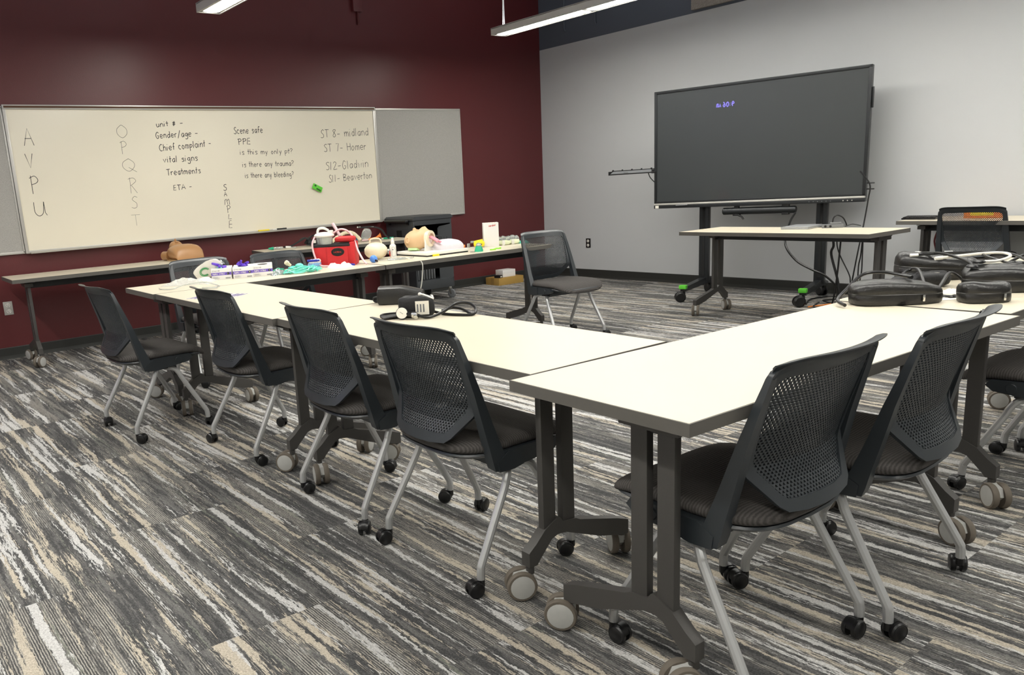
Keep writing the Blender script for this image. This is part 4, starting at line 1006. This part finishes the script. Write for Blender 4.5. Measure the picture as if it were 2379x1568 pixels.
# ------------------------------------------------------------------ wall tables: torso and straps
x, y = .405, -5.02
t = thing('torso_manikin', 'tan training torso lying on its back on the left wall table', 'training manikin', (x, y, TT), 0)
t.scale = (1, .86, 1)
R = []
for xx, zt, zb, hw in ((-.215,.105,.03,.03),(-.205,.135,.01,.055),(-.185,.155,.004,.068),(-.16,.166,.002,.074),(-.13,.158,.004,.072),(-.105,.135,.006,.064),(-.085,.118,.004,.075),(-.06,.122,.0,.125),(-.03,.132,0,.155),(.03,.142,0,.165),(.09,.138,0,.165),(.14,.118,0,.158),(.17,.088,0,.150),(.185,.045,0,.145)):
    zc, hz = (zt+zb)/2, (zt-zb)/2
    R.append([(xx, hw*math.copysign(abs(math.cos(a))**.7, math.cos(a)), zc+hz*math.copysign(abs(math.sin(a))**.75, math.sin(a))) for a in [2*PI*k/28 for k in range(28)]])
m = MB().rings(R); m.ball((-.155, 0, .170), (.016, .012, .018), 0, 12, 8); m.ball((-.125, 0, .155), (.008, .02, .006), 0, 10, 6)
for sg in (-1, 1): m.ball((-.155, sg*.072, .075), (.016, .008, .022), 0, 12, 8)
m.build('torso', K['tan'], t, angle=70)
for sg in (-1, 1): MB().tube([(-.02, sg*.14, .045), (-.10, sg*.155, .042), (-.115, sg*.157, .042)], .04, 0, 18).build('shoulder_stub', K['tan'], t)
MB().box(-.03, .19, -.168, .168, 0, .012, 0, .003).build('base_plate', mat('pale tan plate', (206,172,124), .4), t)

gx, gy = TP(.70, -4.25)
t = thing('syringe', 'green tipped clear syringe at left end of the strap table', 'syringe', (gx-.05, gy+.02, TT), 1.1)
MB().tube([(-.05,0,.016),(.0,0,.016)], lambda u: .008+.008*u, 0, 12).build('green_hub', K['tealsolid'], t); MB().tube([(0,0,.016),(.09,0,.016)], .013, 0, 12).build('barrel', K['clear'], t)
t = thing('tube_holder', 'small white fitting beside the green tipped syringe', 'fitting', (gx, gy+.16, TT), 1.0)
MB().tube([(-.03,0,.018),(.02,0,.012)], .012, 0, 10).build('fitting_body', K['white'], t); MB().tube([(.02,0,.012),(.07,.02,.006)], .006, 0, 8).build('stem', K['clear'], t)
t = thing('head_strap', 'black strap with buckle on the wall table behind the red unit', 'strap', (gx-.05, gy+.40, TT), 1.25)
def ribbon(mb, P, w_, th_, mi=0):
    P = catmull([Vector(p_) for p_ in P], 5); R = []
    for i, p_ in enumerate(P):
        d = (P[min(i+1,len(P)-1)]-P[max(i-1,0)]).normalized(); sd = d.cross(Vector((0,0,1))); sd = sd.normalized() if sd.length > .01 else Vector((0,1,0)); up = sd.cross(d)
        R.append([tuple(p_+sd*w_/2+up*th_), tuple(p_-sd*w_/2+up*th_), tuple(p_-sd*w_/2-up*th_), tuple(p_+sd*w_/2-up*th_)])
    return mb.rings(R, mi)
m = MB(); ribbon(m, [(-.24,0,.012),(-.16,.01,.02),(-.08,0,.06),(-.02,.02,.085),(.04,.0,.05),(.08,.03,.02)], .038, .007); ribbon(m, [(-.02,.0,.03),(.04,.04,.09),(.09,.02,.10),(.12,0,.04),(.06,-.03,.015),(-.02,-.02,.02)], .038, .007); m.build('webbing', K['nylon'], t)
soft(.05, .04, .03, None, (.04, 0, .035), .7, 0, 16, 8, .04, 4).build('pad', K['nylon'], t); MB().box(.05, .075, -.045, -.035, .03, .06, 0, .003).build('buckle', K['white'], t)
gx2, gy2 = TP(.80, -3.30)
t = thing('corrugated_tube', 'arched white breathing tube behind the red unit', 'tube', (gx2-.05, gy2-.20, TT), 1.2)
P_ = catmull([Vector(p_) for p_ in ((-.15,0,.02),(-.08,0,.07),(0,0,.105),(.07,0,.10),(.12,0,.06),(.15,-.02,.02))], 8)
MB().tube(P_, lambda u: .018+.002*math.sin(u*150), 0, 12).build('tube_wall', K['ivory'], t); MB().tube([(-.15,0,.02),(-.24,-.01,.02)], .020, 0, 12).build('end_cuff', K['clear'], t)
t = thing('strapped_mask', 'clear mask with black head strap and blue valve on wall table', 'mask', (gx2, gy2+.02, TT), 1.2)
Mx = Matrix.Translation((0,0,.07)) @ Matrix.Rotation(.35, 4, 'Y')
soft(.05, .035, .062, None, (0,0,0), .75, 0, 18, 10, .03, 3, Mx).build('mask_dome', K['clear'], t); MB().tube([(-.07,0,.045),(-.10,0,.03)], .02, 0, 14).build('white_collar', K['white'], t); MB().tube([(-.10,0,.03),(-.125,0,.02)], .017, 0, 14).build('blue_valve', mat('deep blue valve', (40,110,170), .4), t)
m = MB(); ribbon(m, [(-.08,0,.15),(-.03,0,.142),(.03,0,.145),(.09,0,.14),(.16,0,.11),(.20,.0,.05),(.24,0,.012)], .024, .008); m.build('strap', K['nylon'], t); MB().box(-.09,-.055,-.012,.012,.142,.156,0,.003).box(.05,.085,-.012,.012,.138,.150,0,.003).build('strap_patch', K['white'], t)
t = thing('bulb_horn', 'orange plastic horn shaped airway piece on the wall table', 'airway', (gx2+.06, gy2+.12, TT), 1.2)
MB().tube([(-.10,0,.018),(-.02,0,.03),(.01,0,.045),(.03,0,.05)], lambda u: .010+.020*u**4, 0, 16, 4).build('horn', K['orange'], t); MB().tube([(-.17,0,.012),(-.10,0,.018)], .010, 0, 10).build('pale_tip', K['pinktube'], t)
t = thing('green_marker', 'green marker at right end of the strap table, by the cart', 'marker', (gx2-.02, gy2+.30, TT+.009), 1.2)
MB().tube([(-.05,0,0),(.06,0,0)], .009, 0, 10).build('barrel', K['tealsolid'], t); MB().tube([(-.07,0,0),(-.05,0,0)], .007, 0, 10).build('tip', K['white'], t)

# ------------------------------------------------------------------ blood pressure kit on the left row
x, y = TP(4.745, -5.645)
t = thing('cuff_case', 'black leatherette case behind the blood pressure cuff', 'case', (x, y, TT), CR-.10)
R = []
for k in range(13):
    u = k/12; xx = -.095+.20*u; hz = .078*(1-.55*max(0, u-.5)**1.2*1.3); hy = .052
    R.append([(xx, -hy, .004), (xx, -hy-.003, hz*.5), (xx, -hy*.9, hz*.93), (xx, -hy*.5, hz*1.02), (xx, hy*.6, hz), (xx, hy*.95, hz*.85), (xx, hy, .004)])
MB().rings(R).build('case_body', K['leather'], t, angle=50)
MB().tube([(-.096,-.05,.01),(-.097,-.05,.055),(-.097,.0,.066),(-.097,.05,.05),(-.097,.05,.01)], .003, 0, 6, 3).build('zipper', K['black'], t); MB().tube([(-.10,.02,.03),(-.125,.02,.025),(-.12,.02,.01),(-.10,.02,.012)], .006, 0, 8, 3).build('pull_loop', K['nylon'], t)
x, y = TP(5.12, -5.83)
t = thing('blood_pressure_cuff', 'black blood pressure cuff with white label, gauge and looping hose', 'blood pressure cuff', (x, y, TT), CR-.10)
soft(.072, .036, .042, None, (0, 0, .043), .45, 0, 26, 14, .03, 17).build('folded_cuff', K['nylon'], t, angle=60)
m = MB(); ribbon(m, [(-.05,.0,.006),(-.09,-.01,.010),(-.14,-.03,.006)], .06, .0025); m.build('cuff_tail', K['nylon'], t)
m = MB().box(-.002, .052, -.0415, -.0400, .014, .068)
for k in range(3): m.box(.004+.012*k, .010+.012*k, -.0420, -.0415, .024, .056, 1)
m.build('size_label', [K['label'], K['grey']], t)
m = MB(); ga = frame((-.055, -.060, .026), (1,0,0), (0,.25,.97), (0,-.97,.25)); m.lathe([(.0,-.016),(.018,-.016),(.024,-.008),(.024,.002),(.022,.003)], 0, 28, ga); m.lathe([(.022,.003),(.0,.0035)], 1, 28, ga)
m.box(-.009, .006, -.0006, .0006, .0036, .0042, 2, 0, ga @ Matrix.Rotation(-.6, 4, 'Z')); m.tube([(-.035,-.055,.022),(-.012,-.06,.018)], .010, 2, 10)
m.build('pressure_gauge', [K['nylon'], K['label'], K['black']], t)
MB().tube([(-.014,-.062,.018),(-.004,-.064,.018),(.006,-.066,.018)], .013, 0, 14).tube([(.0,-.064,.018),(.0,-.08,.010)], .009, 0, 10).build('valve', K['chrome'], t)
MB().tube([(.004,-.066,.018),(.04,-.076,.008),(.075,-.055,.01),(.115,-.03,.024),(.16,.0,.046),(.205,.01,.044),(.235,-.02,.026),(.225,-.05,.007),(.17,-.04,.006),(.11,-.0,.006),(.05,.02,.02)], .0058, 0, 10, 8).tube([(.10,.0,.02),(.14,.02,.026),(.18,.0,.022),(.22,-.055,.007)], .0055, 0, 10, 8).tube([(-.03,.02,.012),(-.09,.035,.012),(-.14,.045,.008),(-.15,.02,.006),(-.12,.005,.006),(-.06,.01,.006)], .0055, 0, 10, 8).build('hose', K['hose'], t)
o = MB().tube([(.018,-.01,.092),(.03,-.015,.090),(.072,-.028,.074)], .004, 0, 8).ball((.016,-.01,.091), .008, 0, 10, 8).build('white_strip', K['white'], t); o['label'] = 'white plastic strip along top of cuff'
x, y = TP(5.045, -5.70)
t = thing('stethoscope_piece', 'small white round knob on a stem above the cuff hose', 'knob', (x, y, TT), 0)
MB().tube([(0,0,0),(0,0,.05)], .003, 0, 8).lathe([(.012,0),(.012,.003)], 0, 14).build('stem', K['white'], t); MB().ball((0,0,.056), (.009,.009,.011), 0, 14, 10).build('knob', K['white'], t)

# ------------------------------------------------------------------ cases and stethoscopes on the right table
def pouch(p, rz_, dims, label, seed, lift=0, tilt=0, zipc=True, name='cuff_case', m_='leather', pw=.68):
    x, y = TP(*p); t = thing(name, label, 'case', (x, y, TT+lift), rz_, 'black zipped cuff cases on the right table')
    a_, b_, h_ = dims
    R = []; nn = 30; rn = random.Random(seed); ph = [rn.uniform(0, 6) for _ in range(4)]
    prof_ = ((.90,.0),(.985,.06),(1.0,.25),(1.0,.45),(.975,.50),(1.0,.55),(.99,.74),(.93,.90),(.80,.985),(.5,1.02),(.15,1.0),(.01,1.0))
    for sc, zz in prof_:
        ring = []
        for k in range(nn):
            q = 2*PI*k/nn; cx_ = math.copysign(abs(math.cos(q))**pw, math.cos(q)); sy_ = math.copysign(abs(math.sin(q))**pw, math.sin(q))
            wob = 1+.018*math.sin(3*q+ph[0]+4*zz)+.012*math.sin(6*q+ph[1])
            zz2 = h_*zz*(1-tilt*cx_*sc*.5)*(1+(.05*math.sin(2.2*cx_*sc+ph[2])+.05*math.cos(3*sy_*sc+ph[3]))*(zz > .6))
            ring.append((a_*cx_*sc*wob, b_*sy_*sc*wob, max(0, zz2)))
        R.append(ring)
    MB().rings(R).build('case_body', K[m_], t, angle=65)
    zr = R[4]; MB().tube([Vector(v)*1.008 for v in zr]+[Vector(zr[0])*1.008], .0022, 0, 6).build('zipper', K['black'], t)
    if zipc:
        v = Vector(R[4][int(nn*.83)]); MB().box(v.x-.004, v.x+.004, v.y-.008, v.y-.004, v.z-.024, v.z, 0, .002).build('zipper_pull', K['chrome'], t)
    return t
pouch((6.375, -4.715), CR-.10, (.150, .066, .075), 'black zipped pouch nearest left end of the right tables', 3, 0, .12)
pouch((6.235, -4.035), CR-.35, (.150, .080, .098), 'dark grey case at back of the heap, under the stethoscopes', 5, 0, .35, False)
pouch((6.535, -4.275), CR-.45, (.118, .082, .088), 'large black case right of the heap, flap end toward the wall', 8, 0, .12, False)
pouch((6.585, -4.555), CR-.05, (.078, .054, .068), 'smallest black zipped pouch, right, near the chair top', 12, 0, .0)
pouch((6.53, -3.93), CR-.3, (.10, .07, .07), 'black case at right edge, mostly out of view', 15, 0, .1, False)
x, y = TP(6.30, -4.33)
t = thing('blood_pressure_cuff', 'black nylon cuff with white tag draped between the leather cases', 'blood pressure cuff', (x, y, TT), CR+.35)
soft(.135, .045, .030, None, (0, 0, .030), .6, 0, 26, 12, .07, 23).build('folded_cuff', K['nylon'], t, angle=60)
MB().box(.03, .085, -.02, .012, .0615, .0625, 0, 0, Matrix.Rotation(.1, 4, 'Y')).build('white_tag', K['label'], t)
MB().tube([Vector((p_[0]-x, p_[1]-y, p_[2])) @ Matrix.Rotation(CR+.35, 3, 'Z') for p_ in [(*TP(6.285,-4.495), .006), (*TP(6.249,-4.375), .05), (*TP(6.262,-4.319), .072), (*TP(6.315,-4.382), .072), (*TP(6.40,-4.535), .03), (*TP(6.45,-4.62), .008), (*TP(6.422,-4.477), .03), (*TP(6.384,-4.296), .06), (*TP(6.41,-4.25), .03)]], .0062, 0, 10, 8).build('hose', K['hose'], t)
tag(MB().tube([(*TP(6.30,-4.90), TT+.012), (*TP(6.25,-4.85), TT+.02), (*TP(6.238,-4.77), TT+.045), (*TP(6.24,-4.66), TT+.088), (*TP(6.29,-4.62), TT+.095), (*TP(6.36,-4.63), TT+.088), (*TP(6.40,-4.65), TT+.086)], .0062, 0, 10, 8).build('rubber_hose', K['hose']), 'black rubber hose arching over the left pouch', 'hose')
def steth(pts, m_, r, label, ends=True):
    P = [Vector(p_) for p_ in pts]; b0 = P[0]
    t = thing('stethoscope', label, 'stethoscope', tuple(b0), 0, 'stethoscopes heaped over the cases')
    L_ = [p_-b0 for p_ in P]
    MB().tube(L_, r, 0, 10, 8).build('tubing', K[m_], t)
    if ends: MB().lathe([(.0,.010),(.016,.009),(.020,.004),(.020,0),(.0,0)], 0, 18, Matrix.Translation(L_[-1]-Vector((0,0,.004)))).build('chest_piece', K['hose'], t)
    MB().tube([L_[0], L_[0]+(L_[0]-L_[1]).normalized()*.03], r*1.35, 0, 8).build('ear_piece', K['white'], t)
def q(x_, y_, z_): a_, b_ = TP(x_, y_); return (a_, b_, TT+z_)
steth([q(6.30,-4.15,.10), q(6.40,-4.02,.108), q(6.45,-3.97,.104), q(6.49,-4.05,.10), q(6.50,-4.20,.10), q(6.47,-4.28,.105)], 'white', .0055, 'white stethoscope tube curving across the heap')
steth([q(6.18,-4.05,.105), q(6.27,-4.10,.112), q(6.36,-4.17,.105), q(6.43,-4.26,.10), q(6.47,-4.34,.094)], 'hose', .0055, 'black stethoscope tube slanting over the back case')
steth([q(6.20,-4.12,.105), q(6.29,-4.05,.110), q(6.36,-4.00,.105), q(6.43,-4.08,.10), q(6.50,-4.16,.095), q(6.56,-4.22,.09)], 'hose', .005, 'black stethoscope tube bent right over the large case')
steth([q(6.40,-3.88,.03), q(6.46,-3.82,.08), q(6.53,-3.88,.10), q(6.58,-4.02,.10), q(6.60,-4.10,.09)], 'hose', .006, 'black stethoscope looping at the right edge of view')
steth([q(6.26,-3.95,.10), q(6.36,-3.90,.10), q(6.46,-3.95,.10), q(6.53,-4.06,.098), q(6.585,-4.16,.094)], 'hose', .005, 'black stethoscope tube along the back of the heap')
for k, (p_, w_, d_, rz_, lab) in enumerate((((6.42,-3.72),.22,.16,.5,'white paper under stethoscopes at back right of the case table'), ((6.47,-3.74),.16,.12,1.0,'white paper at the right edge of the case table'), ((6.45,-4.46),.11,.08,.8,'crumpled white packaging between the pouch and small case'), ((6.44,-4.60),.20,.06,1.0,'white instruction strip in front of the crumpled packaging'))):
    x, y = TP(*p_); tag(crumple(MB(), w_, d_, .03 if k < 3 else .006, 9, 60+k).build('paper_scrap', K['label'], loc=(x, y, TT), rotz=rz_, angle=80), lab, 'paper', 'loose white papers among the cases')
x, y = TP(6.47, -4.52)
t = thing('gauge_bulb', 'small black gauge with silver rim among the white packaging', 'gauge', (x, y, TT), 0)
MB().lathe([(.0,.012),(.022,.012),(.026,.006),(.024,0)], 0, 20).build('gauge_body', K['hose'], t); MB().lathe([(.020,.0125),(.0,.013)], 0, 20).build('dial', K['chrome'], t)

# digital clock on the wall behind the camera; the display screen mirrors it
t = thing('wall_clock', 'violet digital clock on back wall, mirrored in the dark screen', 'clock', (2.2, RY+.004, 2.44), PI)
MB().box(-.24, .24, -.03, 0, -.09, .09, 0, .006).build('clock_case', K['black'], t)
m = MB(); text_line(m, '9:06', (-.17, -.0312, -.045), (.04, -.0312, -.045), (0,0,.09), .016, (0,-1,0), 0, 0); text_line(m, 'AM', (.07, -.0312, -.045), (.15, -.0312, -.045), (0,0,.07), .010, (0,-1,0), 0, 0)
m.build('digits', K['clock'], t, smooth=False)

#@@CAM
# ------------------------------------------------------------------ camera
def set_camera():
    cam = bpy.data.cameras.new('camera'); o = bpy.data.objects.new('camera', cam); COL.objects.link(o)
    c, s = math.cos, math.sin
    yaw, pitch, roll = 0.948091236, 0.218522115, -0.063684247
    f = Vector((-s(yaw)*c(pitch), c(yaw)*c(pitch), -s(pitch))); r = Vector((c(yaw), s(yaw), 0)); u = r.cross(f)
    r2 = c(roll)*r+s(roll)*u; u2 = -s(roll)*r+c(roll)*u
    o.matrix_world = frame((7.62343886, -7.6337313, 1.2249751), r2, u2, -f)
    cam.sensor_fit = 'HORIZONTAL'; cam.sensor_width = 36; cam.lens = 1862.29*36/2379
    cam.shift_x = (1189.5-974.149)/2379; cam.shift_y = (850.51-784)/2379
    cam.clip_start = .05; scene.camera = o
set_camera()
w = bpy.data.worlds.new('world'); scene.world = w; w.use_nodes = True
w.node_tree.nodes['Background'].inputs['Color'].default_value = (.02, .02, .022, 1)
vs = scene.view_settings
vs.view_transform = 'Standard'; vs.look = 'None'; vs.gamma = 1; vs.exposure = 0
try: vs.use_curve_mapping = False
except Exception: pass
